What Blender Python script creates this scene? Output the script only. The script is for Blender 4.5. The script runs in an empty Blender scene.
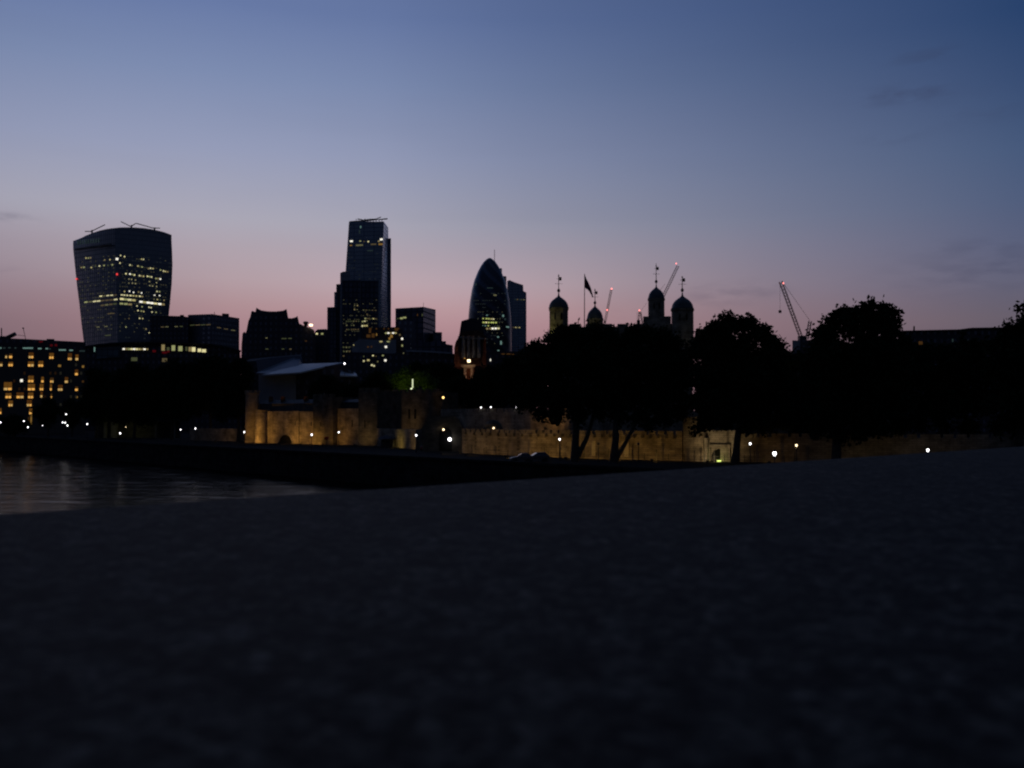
import bpy, bmesh, math, random
import numpy as np
from mathutils import Vector, Matrix
from mathutils.bvhtree import BVHTree

random.seed(7)
rng = np.random.default_rng(11)
S = bpy.context.scene
COL = S.collection
R = math.radians

# ------------------------------------------------------------------ camera
F = 950.0
HY = 418.0
TH = math.atan((HY - 384.0) / F)
CT, ST = math.cos(TH), math.sin(TH)

def ray(px, py):
    u = (px - 512.0) / F
    v = (384.0 - py) / F
    return Vector((u, CT - v * ST, ST + v * CT))

def P(px, py, D):
    """World point at distance D (metres, along +Y) seen at a measured bearing."""
    r = ray(px, py)
    return r * (D / r.y)

def X(px, D):
    return P(px, 400, D).x

def Z(py, D):
    return P(512, py, D).z

WHARF = -7.0
WATER = -12.0

# ------------------------------------------------------------------ object helpers
def link(o, parent=None):
    COL.objects.link(o)
    if parent is not None:
        o.parent = parent
    return o

def tag(o, label=None, cat=None, group=None, kind=None):
    if label: o['label'] = label
    if cat: o['category'] = cat
    if group: o['group'] = group
    if kind: o['kind'] = kind
    return o

def root(name, label, cat, loc=(0, 0, 0), group=None):
    o = bpy.data.objects.new(name, None)
    o.empty_display_size = 0.5
    o.location = Vector(loc)
    link(o)
    return tag(o, label, cat, group)

def mesh_obj(name, bm, mat, parent=None, smooth=False):
    """World-space bmesh becomes one object; under a parent its origin is re-based to the parent."""
    off = Vector((0, 0, 0))
    if parent is not None:
        p = parent
        while p is not None:
            off += p.location
            p = p.parent
    bmesh.ops.recalc_face_normals(bm, faces=bm.faces[:])
    me = bpy.data.meshes.new(name)
    bm.to_mesh(me)
    bm.free()
    me.transform(Matrix.Translation(-off))
    me.materials.append(mat)
    if smooth:
        for p in me.polygons:
            p.use_smooth = True
    o = bpy.data.objects.new(name, me)
    return link(o, parent)

def box(bm, x0, x1, y0, y1, z0, z1):
    vs = [bm.verts.new(c) for c in ((x0, y0, z0), (x1, y0, z0), (x1, y1, z0), (x0, y1, z0),
                                    (x0, y0, z1), (x1, y0, z1), (x1, y1, z1), (x0, y1, z1))]
    for f in ((0, 3, 2, 1), (4, 5, 6, 7), (0, 1, 5, 4), (1, 2, 6, 5), (2, 3, 7, 6), (3, 0, 4, 7)):
        bm.faces.new([vs[i] for i in f])

def loft(bm, levels):
    rows = [[bm.verts.new(p) for p in lv] for lv in levels]
    n = len(rows[0])
    for a, b in zip(rows[:-1], rows[1:]):
        for i in range(n):
            j = (i + 1) % n
            bm.faces.new((a[i], a[j], b[j], b[i]))
    bm.faces.new(rows[0][::-1])
    bm.faces.new(rows[-1])

def prism(bm, outline, D, depth):
    """outline: measured (px,py) silhouette at distance D, given a real thickness."""
    f = [P(x, y, D) for x, y in outline]
    mx = (min(v.x for v in f) + max(v.x for v in f)) / 2
    b = [v + Vector((mx / D * depth, depth, 0)) for v in f]     # the block runs back square to its street, not to the picture
    fv = [bm.verts.new(v) for v in f]
    bv = [bm.verts.new(v) for v in b]
    bm.faces.new(fv)
    bm.faces.new(bv[::-1])
    n = len(f)
    for i in range(n):
        j = (i + 1) % n
        bm.faces.new((fv[i], fv[j], bv[j], bv[i]))

def tube(bm, a, b, r0, r1=None, n=6):
    if r1 is None: r1 = r0
    a = Vector(a); b = Vector(b)
    d = (b - a)
    if d.length < 1e-6: return
    d.normalize()
    u = d.orthogonal().normalized(); w = d.cross(u)
    ra = []; rb = []
    for i in range(n):
        t = 2 * math.pi * i / n
        k = u * math.cos(t) + w * math.sin(t)
        ra.append(bm.verts.new(a + k * r0)); rb.append(bm.verts.new(b + k * r1))
    for i in range(n):
        j = (i + 1) % n
        bm.faces.new((ra[i], ra[j], rb[j], rb[i]))
    bm.faces.new(ra[::-1]); bm.faces.new(rb)

def lathe(bm, c, prof, n=20, rot=0.0, sx=1.0, sy=1.0):
    """prof: list of (radius, z)."""
    c = Vector(c)
    rows = []
    for r, z in prof:
        rows.append([bm.verts.new((c.x + sx * r * math.cos(rot + 2 * math.pi * i / n),
                                   c.y + sy * r * math.sin(rot + 2 * math.pi * i / n), z)) for i in range(n)])
    for a, b in zip(rows[:-1], rows[1:]):
        for i in range(n):
            j = (i + 1) % n
            bm.faces.new((a[i], a[j], b[j], b[i]))
    bm.faces.new(rows[0][::-1]); bm.faces.new(rows[-1])

def oriented_box(bm, a, b, thick, z0, z1):
    """Wall piece from a to b (xy), thick behind the line, z0..z1."""
    a = Vector((a[0], a[1], 0)); b = Vector((b[0], b[1], 0))
    d = (b - a).normalized(); nrm = Vector((-d.y, d.x, 0)) * thick
    base = [a, b, b + nrm, a + nrm]
    loft(bm, [[Vector((p.x, p.y, z0)) for p in base], [Vector((p.x, p.y, z1)) for p in base]])

def battlements(bm, a, b, thick, z0, h=0.9, w=1.5, gap=0.9):
    a = Vector((a[0], a[1], 0)); b = Vector((b[0], b[1], 0))
    L = (b - a).length; d = (b - a) / L
    n = max(1, int((L + gap) / (w + gap)))
    step = (L + gap) / n
    for i in range(n):
        p = a + d * (i * step); q = a + d * min(L, i * step + step - gap)
        oriented_box(bm, p, q, thick, z0, z0 + h)

# ------------------------------------------------------------------ materials
def new_mat(name):
    m = bpy.data.materials.new(name); m.use_nodes = True
    nt = m.node_tree
    return m, nt, nt.nodes['Principled BSDF']

def coords(nt, scale=(1, 1, 1)):
    g = nt.nodes.new('ShaderNodeNewGeometry')
    mp = nt.nodes.new('ShaderNodeMapping'); mp.inputs['Scale'].default_value = scale
    nt.links.new(g.outputs['Position'], mp.inputs['Vector'])
    return mp.outputs['Vector']

def noise_mat(name, c1, c2, scale=1.0, rough=0.9, bump=0.0, detail=4.0, spec=0.3, vscale=(1, 1, 1)):
    m, nt, p = new_mat(name)
    v = coords(nt, vscale)
    n = nt.nodes.new('ShaderNodeTexNoise'); n.inputs['Scale'].default_value = scale; n.inputs['Detail'].default_value = detail
    nt.links.new(v, n.inputs['Vector'])
    r = nt.nodes.new('ShaderNodeValToRGB')
    r.color_ramp.elements[0].position = 0.35; r.color_ramp.elements[1].position = 0.65
    r.color_ramp.elements[0].color = (*c1, 1); r.color_ramp.elements[1].color = (*c2, 1)
    nt.links.new(n.outputs['Fac'], r.inputs['Fac'])
    nt.links.new(r.outputs['Color'], p.inputs['Base Color'])
    p.inputs['Roughness'].default_value = rough
    p.inputs['Specular IOR Level'].default_value = spec
    if bump:
        b = nt.nodes.new('ShaderNodeBump'); b.inputs['Strength'].default_value = bump; b.inputs['Distance'].default_value = 0.1
        nt.links.new(n.outputs['Fac'], b.inputs['Height']); nt.links.new(b.outputs['Normal'], p.inputs['Normal'])
    return m

def facade_vec(nt):
    """x+y run along walls, z up: (run, z, 0)."""
    g = nt.nodes.new('ShaderNodeNewGeometry')
    s = nt.nodes.new('ShaderNodeSeparateXYZ'); nt.links.new(g.outputs['Position'], s.inputs[0])
    a = nt.nodes.new('ShaderNodeMath'); a.operation = 'MULTIPLY_ADD'
    a.inputs[1].default_value = 0.6
    nt.links.new(s.outputs['Y'], a.inputs[0]); nt.links.new(s.outputs['X'], a.inputs[2])
    c = nt.nodes.new('ShaderNodeCombineXYZ')
    nt.links.new(a.outputs[0], c.inputs['X']); nt.links.new(s.outputs['Z'], c.inputs['Y'])
    return c.outputs[0]

def facade_mat(name, glass, frame, bw, fh, mortar=0.25, rough=0.12, glass_var=0.6, spec=0.5, metal=0.0):
    """Curtain wall / window grid: brick texture, panes of glass with frames between storeys."""
    m, nt, p = new_mat(name)
    v = facade_vec(nt)
    b = nt.nodes.new('ShaderNodeTexBrick')
    b.offset = 0.0; b.squash = 1.0
    b.inputs['Scale'].default_value = 1.0
    b.inputs['Brick Width'].default_value = bw; b.inputs['Row Height'].default_value = fh
    b.inputs['Mortar Size'].default_value = mortar; b.inputs['Mortar Smooth'].default_value = 0.0
    b.inputs['Color1'].default_value = (*glass, 1)
    b.inputs['Color2'].default_value = (*[c * glass_var for c in glass], 1)
    b.inputs['Mortar'].default_value = (*frame, 1)
    nt.links.new(v, b.inputs['Vector'])
    nt.links.new(b.outputs['Color'], p.inputs['Base Color'])
    mr = nt.nodes.new('ShaderNodeMapRange')
    mr.inputs['To Min'].default_value = rough; mr.inputs['To Max'].default_value = 0.7
    nt.links.new(b.outputs['Fac'], mr.inputs['Value']); nt.links.new(mr.outputs['Result'], p.inputs['Roughness'])
    p.inputs['Specular IOR Level'].default_value = spec
    p.inputs['Metallic'].default_value = metal
    return m

def stone_mat(name, c1, c2, bw=0.9, bh=0.35):
    m, nt, p = new_mat(name)
    v = facade_vec(nt)
    b = nt.nodes.new('ShaderNodeTexBrick')
    b.inputs['Scale'].default_value = 1.0
    b.inputs['Brick Width'].default_value = bw; b.inputs['Row Height'].default_value = bh
    b.inputs['Mortar Size'].default_value = 0.03
    b.inputs['Color1'].default_value = (*c1, 1); b.inputs['Color2'].default_value = (*c2, 1)
    b.inputs['Mortar'].default_value = (*[c * .5 for c in c1], 1)
    nt.links.new(v, b.inputs['Vector'])
    n = nt.nodes.new('ShaderNodeTexNoise'); n.inputs['Scale'].default_value = 0.55; n.inputs['Detail'].default_value = 6
    g = nt.nodes.new('ShaderNodeNewGeometry'); nt.links.new(g.outputs['Position'], n.inputs['Vector'])
    mr = nt.nodes.new('ShaderNodeMapRange'); mr.inputs['From Min'].default_value = .3; mr.inputs['From Max'].default_value = .7
    mr.inputs['To Min'].default_value = .45; mr.inputs['To Max'].default_value = 1.25
    nt.links.new(n.outputs['Fac'], mr.inputs['Value'])
    mx = nt.nodes.new('ShaderNodeMix'); mx.data_type = 'RGBA'; mx.blend_type = 'MULTIPLY'; mx.inputs['Factor'].default_value = 1
    nt.links.new(b.outputs['Color'], mx.inputs['A']); nt.links.new(mr.outputs['Result'], mx.inputs['B'])
    nt.links.new(mx.outputs['Result'], p.inputs['Base Color'])
    bp = nt.nodes.new('ShaderNodeBump'); bp.inputs['Strength'].default_value = .7; bp.inputs['Distance'].default_value = .15
    nt.links.new(n.outputs['Fac'], bp.inputs['Height']); nt.links.new(bp.outputs['Normal'], p.inputs['Normal'])
    p.inputs['Roughness'].default_value = .95; p.inputs['Specular IOR Level'].default_value = .04
    return m

EM = {}
def emit(name, col, strength):
    if name in EM: return EM[name]
    m, nt, p = new_mat('lit_' + name)
    p.inputs['Base Color'].default_value = (.02, .02, .02, 1)
    p.inputs['Emission Color'].default_value = (*col, 1)
    p.inputs['Emission Strength'].default_value = strength
    m.cycles.emission_sampling = 'NONE'
    EM[name] = m
    return m

E_yellow = emit('office_yellow', (1.0, .88, .42), .62)
E_yellow_dim = emit('office_yellow_dim', (.9, .85, .4), .11)
E_white = emit('office_white', (1.0, .95, .8), 1.1)
E_amber = emit('amber', (1.0, .55, .12), .20)
E_amber_hot = emit('amber_hot', (1.0, .50, .11), .80)
E_amber_room = emit('amber_room', (1.0, .42, .06), .10)
E_amber_dim = emit('amber_dim', (1.0, .45, .1), .045)
E_teal = emit('teal', (.35, .62, .55), .32)
E_teal_dim = emit('teal_dim', (.3, .5, .5), .05)
E_red = emit('red', (1.0, .06, .06), 1.1)
E_red_dim = emit('red_dim', (1.0, .03, .05), .05)
E_lamp = emit('lamp', (.95, .93, .95), 4.5)
E_lamp_warm = emit('lamp_warm', (1.0, .74, .42), 3.5)
E_green = emit('green_archway', (.75, .9, .2), 1.6)
E_lime = emit('lime', (.85, .95, .25), .5)

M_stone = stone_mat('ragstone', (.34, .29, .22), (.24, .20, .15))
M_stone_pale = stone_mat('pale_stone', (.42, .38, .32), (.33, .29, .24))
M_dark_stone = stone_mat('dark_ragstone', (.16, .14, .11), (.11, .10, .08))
M_lead = noise_mat('lead_roof', (.05, .055, .06), (.09, .095, .10), .8, .5)
M_slate = noise_mat('slate_roof', (.03, .032, .035), (.06, .06, .065), 1.5, .7)
M_iron = noise_mat('painted_iron', (.012, .012, .014), (.025, .025, .028), 3, .5)
M_steel = noise_mat('crane_steel', (.18, .10, .08), (.28, .16, .12), 1, .5)
M_steel_dark = noise_mat('dark_steel', (.03, .03, .035), (.06, .06, .07), 1, .5)
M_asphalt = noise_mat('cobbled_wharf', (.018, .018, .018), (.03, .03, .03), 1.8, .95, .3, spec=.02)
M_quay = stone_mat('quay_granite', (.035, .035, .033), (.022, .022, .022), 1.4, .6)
M_leaf = noise_mat('leaves', (.014, .022, .010), (.03, .04, .018), .35, .9, spec=.03)
M_leaf_b = noise_mat('leaves_pale', (.05, .08, .02), (.09, .12, .035), .35, .8, spec=.15)
M_bark = noise_mat('bark', (.045, .038, .03), (.09, .075, .06), 2.5, .95, .5)
M_brick = stone_mat('brown_brick', (.16, .08, .05), (.11, .06, .045), 1.2, .6)
M_render = noise_mat('pale_render', (.30, .30, .31), (.40, .40, .41), .15, .8)
M_roof_pale = noise_mat('pale_sheet_roof', (.36, .37, .40), (.45, .46, .48), .1, .45)
M_concrete = noise_mat('concrete', (.12, .12, .12), (.18, .18, .18), .3, .9)
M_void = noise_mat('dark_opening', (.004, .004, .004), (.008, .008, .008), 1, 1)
M_paint_silver = noise_mat('silver_car_paint', (.07, .073, .08), (.085, .088, .095), .3, .3, spec=.6)
M_paint_red = noise_mat('red_car_paint', (.28, .02, .02), (.34, .03, .03), .3, .3, spec=.6)
M_glass_car = noise_mat('car_glass', (.01, .012, .015), (.015, .018, .02), .3, .05, spec=.8)
M_rubber = noise_mat('rubber', (.01, .01, .01), (.02, .02, .02), 3, .9)
M_red_sign = noise_mat('red_sign_paint', (.30, .02, .015), (.36, .03, .02), 2, .6)
M_cloth = noise_mat('flag_blue', (.012, .02, .10), (.02, .03, .14), 1.2, .9)
M_cloth_red = noise_mat('flag_red', (.30, .015, .02), (.34, .02, .03), 1.2, .9)
M_canvas = noise_mat('dark_canvas', (.04, .04, .05), (.07, .07, .08), 1, .9)

F_blue = facade_mat('blue_glass_wall', (.32, .40, .52), (.20, .25, .34), 9.0, 4.0, .3, rough=.25, glass_var=.85, metal=.85)
F_navy = facade_mat('navy_glass_wall', (.36, .39, .44), (.25, .27, .31), 1.5, 3.9, .3, rough=.3, glass_var=.85, metal=.85)
F_black = facade_mat('black_glass_wall', (.12, .14, .20), (.07, .08, .10), 3.0, 3.8, .5, rough=.35, metal=.7)
F_grey = facade_mat('grey_office_wall', (.28, .33, .42), (.16, .16, .18), 3.0, 3.6, .9, rough=.25, metal=.6)
F_slate = facade_mat('slate_office_wall', (.17, .19, .25), (.09, .08, .09), 3.0, 3.6, 1.0, rough=.3, metal=.5)
F_brick = facade_mat('brick_office_wall', (.012, .012, .014), (.10, .06, .05), 3.2, 3.5, 1.2, rough=.2)
F_hotel = facade_mat('stone_hotel_wall', (.010, .010, .012), (.10, .085, .07), 2.4, 3.6, 1.3, rough=.2)

# diamond lattice glass of the rounded tower
def lattice_mat():
    m, nt, p = new_mat('diamond_lattice_glass')
    tc = nt.nodes.new('ShaderNodeTexCoord')
    s = nt.nodes.new('ShaderNodeSeparateXYZ'); nt.links.new(tc.outputs['Object'], s.inputs[0])
    at = nt.nodes.new('ShaderNodeMath'); at.operation = 'ARCTAN2'
    nt.links.new(s.outputs['Y'], at.inputs[0]); nt.links.new(s.outputs['X'], at.inputs[1])
    def band(sign, k, width):
        a = nt.nodes.new('ShaderNodeMath'); a.operation = 'MULTIPLY'; a.inputs[1].default_value = k / (2 * math.pi)
        nt.links.new(at.outputs[0], a.inputs[0])
        z = nt.nodes.new('ShaderNodeMath'); z.operation = 'MULTIPLY_ADD'; z.inputs[1].default_value = sign * k / 110.0
        nt.links.new(s.outputs['Z'], z.inputs[0]); nt.links.new(a.outputs[0], z.inputs[2])
        f = nt.nodes.new('ShaderNodeMath'); f.operation = 'FRACT'; nt.links.new(z.outputs[0], f.inputs[0])
        l = nt.nodes.new('ShaderNodeMath'); l.operation = 'LESS_THAN'; l.inputs[1].default_value = width
        nt.links.new(f.outputs[0], l.inputs[0])
        return l.outputs[0]
    b1 = band(1, 18, .12); b2 = band(-1, 18, .12); b3 = band(1, 6, .42)
    mx = nt.nodes.new('ShaderNodeMath'); mx.operation = 'MAXIMUM'
    nt.links.new(b1, mx.inputs[0]); nt.links.new(b2, mx.inputs[1])
    c1 = nt.nodes.new('ShaderNodeMix'); c1.data_type = 'RGBA'
    c1.inputs['A'].default_value = (.035, .042, .06, 1); c1.inputs['B'].default_value = (.085, .10, .14, 1)
    nt.links.new(b3, c1.inputs['Factor'])
    c2 = nt.nodes.new('ShaderNodeMix'); c2.data_type = 'RGBA'
    nt.links.new(c1.outputs['Result'], c2.inputs['A']); c2.inputs['B'].default_value = (.05, .055, .06, 1)
    nt.links.new(mx.outputs[0], c2.inputs['Factor']); nt.links.new(c2.outputs['Result'], p.inputs['Base Color'])
    p.inputs['Roughness'].default_value = .3
    p.inputs['Metallic'].default_value = .55
    return m
M_lattice = lattice_mat()

# foreground granite: coarse speckled dark stone
def granite_mat():
    m, nt, p = new_mat('parapet_granite')
    v = coords(nt)
    n1 = nt.nodes.new('ShaderNodeTexNoise'); n1.inputs['Scale'].default_value = 190; n1.inputs['Detail'].default_value = 5
    n1.inputs['Roughness'].default_value = .7
    n2 = nt.nodes.new('ShaderNodeTexVoronoi'); n2.inputs['Scale'].default_value = 240
    n3 = nt.nodes.new('ShaderNodeTexNoise'); n3.inputs['Scale'].default_value = 60; n3.inputs['Detail'].default_value = 3
    for n in (n1, n2, n3): nt.links.new(v, n.inputs['Vector'])
    r1 = nt.nodes.new('ShaderNodeValToRGB')
    e = r1.color_ramp.elements
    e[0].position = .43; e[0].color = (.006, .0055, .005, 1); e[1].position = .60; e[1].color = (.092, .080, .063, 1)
    nt.links.new(n1.outputs['Fac'], r1.inputs['Fac'])
    r2 = nt.nodes.new('ShaderNodeMapRange'); r2.inputs['From Min'].default_value = .38; r2.inputs['From Max'].default_value = .64
    r2.inputs['To Min'].default_value = .5; r2.inputs['To Max'].default_value = 1.3
    nt.links.new(n3.outputs['Fac'], r2.inputs['Value'])
    sp = nt.nodes.new('ShaderNodeMapRange'); sp.inputs['From Min'].default_value = 0; sp.inputs['From Max'].default_value = 1
    sp.inputs['To Min'].default_value = .25; sp.inputs['To Max'].default_value = 1.8
    nt.links.new(n2.outputs['Color'], sp.inputs['Value'])
    a = nt.nodes.new('ShaderNodeMix'); a.data_type = 'RGBA'; a.blend_type = 'MULTIPLY'; a.inputs['Factor'].default_value = 1
    nt.links.new(r1.outputs['Color'], a.inputs['A']); nt.links.new(r2.outputs['Result'], a.inputs['B'])
    b = nt.nodes.new('ShaderNodeMix'); b.data_type = 'RGBA'; b.blend_type = 'MULTIPLY'; b.inputs['Factor'].default_value = 1
    nt.links.new(a.outputs['Result'], b.inputs['A']); nt.links.new(sp.outputs['Result'], b.inputs['B'])
    nt.links.new(b.outputs['Result'], p.inputs['Base Color'])
    bp = nt.nodes.new('ShaderNodeBump'); bp.inputs['Strength'].default_value = .6; bp.inputs['Distance'].default_value = .004
    nt.links.new(n1.outputs['Fac'], bp.inputs['Height']); nt.links.new(bp.outputs['Normal'], p.inputs['Normal'])
    p.inputs['Roughness'].default_value = .8; p.inputs['Specular IOR Level'].default_value = .12
    return m
M_granite = granite_mat()

def water_mat():
    m, nt, p = new_mat('river_water')
    p.inputs['Base Color'].default_value = (.006, .008, .010, 1)
    p.inputs['Roughness'].default_value = .06
    p.inputs['IOR'].default_value = 1.33
    v = coords(nt, (.35, 1.0, 1))
    n = nt.nodes.new('ShaderNodeTexNoise'); n.inputs['Scale'].default_value = 1.6; n.inputs['Detail'].default_value = 4
    n.inputs['Roughness'].default_value = .6
    n2 = nt.nodes.new('ShaderNodeTexNoise'); n2.inputs['Scale'].default_value = .06; n2.inputs['Detail'].default_value = 3
    nt.links.new(v, n.inputs['Vector']); nt.links.new(v, n2.inputs['Vector'])
    ad = nt.nodes.new('ShaderNodeMath'); ad.operation = 'MULTIPLY_ADD'; ad.inputs[1].default_value = 0.3
    nt.links.new(n2.outputs['Fac'], ad.inputs[0]); nt.links.new(n.outputs['Fac'], ad.inputs[2])
    b = nt.nodes.new('ShaderNodeBump'); b.inputs['Strength'].default_value = 1.0; b.inputs['Distance'].default_value = .07
    nt.links.new(ad.outputs[0], b.inputs['Height'])
    nt.nodes.remove(p)
    df = nt.nodes.new('ShaderNodeBsdfDiffuse'); df.inputs['Color'].default_value = (.006, .008, .009, 1)
    gl = nt.nodes.new('ShaderNodeBsdfGlossy'); gl.inputs['Color'].default_value = (.44, .42, .40, 1); gl.inputs['Roughness'].default_value = .09
    fr = nt.nodes.new('ShaderNodeFresnel'); fr.inputs['IOR'].default_value = 1.33
    mxs = nt.nodes.new('ShaderNodeMixShader')
    for nd in (df, gl, fr): nt.links.new(b.outputs['Normal'], nd.inputs['Normal'])
    nt.links.new(fr.outputs[0], mxs.inputs[0]); nt.links.new(df.outputs[0], mxs.inputs[1]); nt.links.new(gl.outputs[0], mxs.inputs[2])
    nt.links.new(mxs.outputs[0], nt.nodes['Material Output'].inputs['Surface'])
    return m

# ------------------------------------------------------------------ setting
# quay edge line in plan (river wall top): Y = 145 - 1.099 X
def edge_y(x): return 145 - 1.099 * x
bm = bmesh.new()
ex0, ex1 = -1600.0, 95.0
pts = [(ex0, edge_y(ex0)), (-192, edge_y(-192)), (ex1, edge_y(ex1)), (2500, -900), (6000, -900), (6000, 7000), (-6000, 7000), (-6000, edge_y(ex0))]
vs = [bm.verts.new((x, y, WHARF)) for x, y in pts]
bm.faces.new(vs)
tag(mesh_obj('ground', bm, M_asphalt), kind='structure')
wx = np.concatenate([[-6000, -3000, -1200, -600, -400], np.arange(-300, 60, .9), [80, 140, 300, 900, 3000]])
wy = np.concatenate([[-3000, -800, -200, -60, 0, 40], np.arange(70, 370, .62), [390, 450, 600, 1200, 3000]])
gx, gy = np.meshgrid(wx, wy)
gz = np.zeros_like(gx)
wr_ = np.random.default_rng(5)
for _ in range(46):
    lam = float(wr_.uniform(1.6, 4.0) if _ < 34 else wr_.uniform(4, 12)); th = float(wr_.normal(1.25, .55))
    gz += (.0019 * lam ** .8) * np.sin((gx * math.cos(th) + gy * math.sin(th)) * 2 * math.pi / lam + wr_.uniform(0, 6.28))
mask = (gx > -300) & (gx < 60) & (gy > 70) & (gy < 370)
gz = np.where(mask, gz, 0)
V_ = np.stack([gx, gy, gz + WATER], -1).reshape(-1, 3)
ny, nx = gx.shape
ii = (np.arange(ny - 1)[:, None] * nx + np.arange(nx - 1)[None, :]).ravel()
Q_ = np.stack([ii, ii + 1, ii + nx + 1, ii + nx], -1)
me = bpy.data.meshes.new('water')
me.vertices.add(len(V_)); me.vertices.foreach_set('co', V_.ravel())
me.loops.add(Q_.size); me.loops.foreach_set('vertex_index', Q_.ravel())
me.polygons.add(len(Q_)); me.polygons.foreach_set('loop_start', np.arange(0, Q_.size, 4))
me.update(calc_edges=True)
me.polygons.foreach_set('use_smooth', np.ones(len(Q_), dtype=bool))
me.materials.append(water_mat())
wo = bpy.data.objects.new('water', me); link(wo); tag(wo, kind='structure')

def lv(pts, z): return [Vector((x, y, z)) for x, y in pts]
# river wall with coping
t = root('river_wall', 'long dark stone river wall along the far bank above the water', 'river wall', (-100, edge_y(-100), WATER))
bm = bmesh.new()
oriented_box(bm, (ex1, edge_y(ex1)), (ex0, edge_y(ex0)), -0.9, WATER - 2, WHARF + .02)
mesh_obj('wall', bm, M_quay, t)
bm = bmesh.new()
oriented_box(bm, (ex1 - .2, edge_y(ex1 - .2) - .55), (ex0, edge_y(ex0) - .55), -1.1, WHARF + .025, WHARF + .42)
mesh_obj('coping', bm, M_quay, t)
# path strip of paler flags on the wharf
bm = bmesh.new()
vs = [bm.verts.new(c) for c in ((-260, edge_y(-260) + 5, WHARF + .006), (80, edge_y(80) + 5, WHARF + .006), (86, edge_y(80) + 11, WHARF + .006), (-254, edge_y(-260) + 11, WHARF + .006))]
bm.faces.new(vs)
tag(mesh_obj('path', bm, noise_mat('path_flags', (.02, .02, .02), (.03, .03, .03), 1.2, .95, spec=.02)), kind='structure')

# parapet of the bridge (camera rests on it)
h = .06
A = P(0, 511.5, 1); A = A * (-h / A.z)
B = P(1024, 445.5, 1); B = B * (-h / B.z)
d = (B - A); d.z = 0; d.normalize(); nrm = Vector((-d.y, d.x, 0))   # nrm points away over the river
ctr = (A + B) / 2
t = root('bridge_parapet', 'dark speckled granite parapet filling the foreground, blurred at the near edge', 'parapet', (ctr.x, ctr.y, -1.3))
bm = bmesh.new()
def pl(s, n_, z): return ctr + d * s + nrm * n_ + Vector((0, 0, z + h))
segs = 48
rows = []
prof = [(-1.02, -.34), (-1.02, -.09), (-1.0, -.064), (-.97, -.06), (-.02, -.06), (-.006, -.063), (0, -.072), (0, -.34)]
for i in range(segs + 1):
    s = -6 + 12 * i / segs
    rows.append([bm.verts.new(pl(s, n_ , z)) for n_, z in prof])
for a, b in zip(rows[:-1], rows[1:]):
    for i in range(len(prof)):
        j = (i + 1) % len(prof)
        bm.faces.new((a[i], b[i], b[j], a[j]))
bm.faces.new(rows[0]); bm.faces.new(rows[-1][::-1])
mesh_obj('coping', bm, M_granite, t)
bm = bmesh.new()
loft(bm, [[pl(-6, -.9, -1.5), pl(6, -.9, -1.5), pl(6, -.12, -1.5), pl(-6, -.12, -1.5)],
          [pl(-6, -.9, -.342), pl(6, -.9, -.342), pl(6, -.12, -.342), pl(-6, -.12, -.342)]])
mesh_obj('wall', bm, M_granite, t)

# ------------------------------------------------------------------ lit windows on facades
def bvh_of(objs):
    vs = []; fs = []
    for o in objs:
        m = o.matrix_world.copy()
        off = Vector((0, 0, 0)); p = o
        while p is not None:
            off += p.location; p = p.parent
        k = len(vs)
        vs += [v.co + off for v in o.data.vertices]
        fs += [[k + i for i in pl_.vertices] for pl_ in o.data.polygons]
    return BVHTree.FromPolygons(vs, fs)

Y_VAR = [emit('office_yellow_a', (1.0, .86, .36), .42), emit('office_yellow_b', (1.0, .92, .5), .62), emit('office_yellow_c', (.92, .95, .40), .30), emit('office_yellow_d', (1.0, .78, .34), .22), emit('office_yellow_e', (1.0, .9, .45), .75)]
D_VAR = [emit('office_dim_a', (.9, .85, .4), .12), emit('office_dim_b', (.8, .9, .4), .06), emit('office_dim_c', (1.0, .75, .35), .08)]
def add_windows(parent, bvh, items, name='window', proud=.12):
    """items: (px, py, w, h, material) measured centres and sizes; each a pane box set on the facade."""
    for it in items:
        px, py, w, hh, mat = it[:5]
        if mat is E_yellow: mat = random.choice(Y_VAR)
        if mat is E_yellow_dim: mat = random.choice(D_VAR)
        r = ray(px, py).normalized()
        loc, nn, idx, dist = bvh.ray_cast(Vector((0, 0, 0)), r)
        if loc is None: continue
        nn = Vector((nn.x, nn.y, 0))
        if nn.length < .1: continue
        nn.normalize()
        if nn.dot(r) > 0: nn = -nn
        s = Vector((-nn.y, nn.x, 0))
        k = loc.y / F
        # foreshortening of an oblique wall
        fs = max(.35, abs(s.x - s.y * loc.x / loc.y))
        hw = w * k / 2 / fs; hz = hh * k / 2
        bm = bmesh.new()
        c = loc
        q = [c - s * hw - nn * .2, c + s * hw - nn * .2, c + s * hw + nn * proud, c - s * hw + nn * proud]
        loft(bm, [[v - Vector((0, 0, hz)) for v in q], [v + Vector((0, 0, hz)) for v in q]])
        o = mesh_obj(name, bm, mat, parent)
        if len(it) > 5:    # brighter lower part of the lit window, drawn as a glowing panel
            bm = bmesh.new()
            q2 = [c - s * hw * .92 + nn * (proud + .01), c + s * hw * .92 + nn * (proud + .01), c + s * hw * .92 + nn * (proud + .06), c - s * hw * .92 + nn * (proud + .06)]
            loft(bm, [[v - Vector((0, 0, hz * .95)) for v in q2], [v - Vector((0, 0, hz * .95 - 2 * hz * it[6])) for v in q2]])
            mesh_obj('lit_pane', bm, it[5], o)

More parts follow.
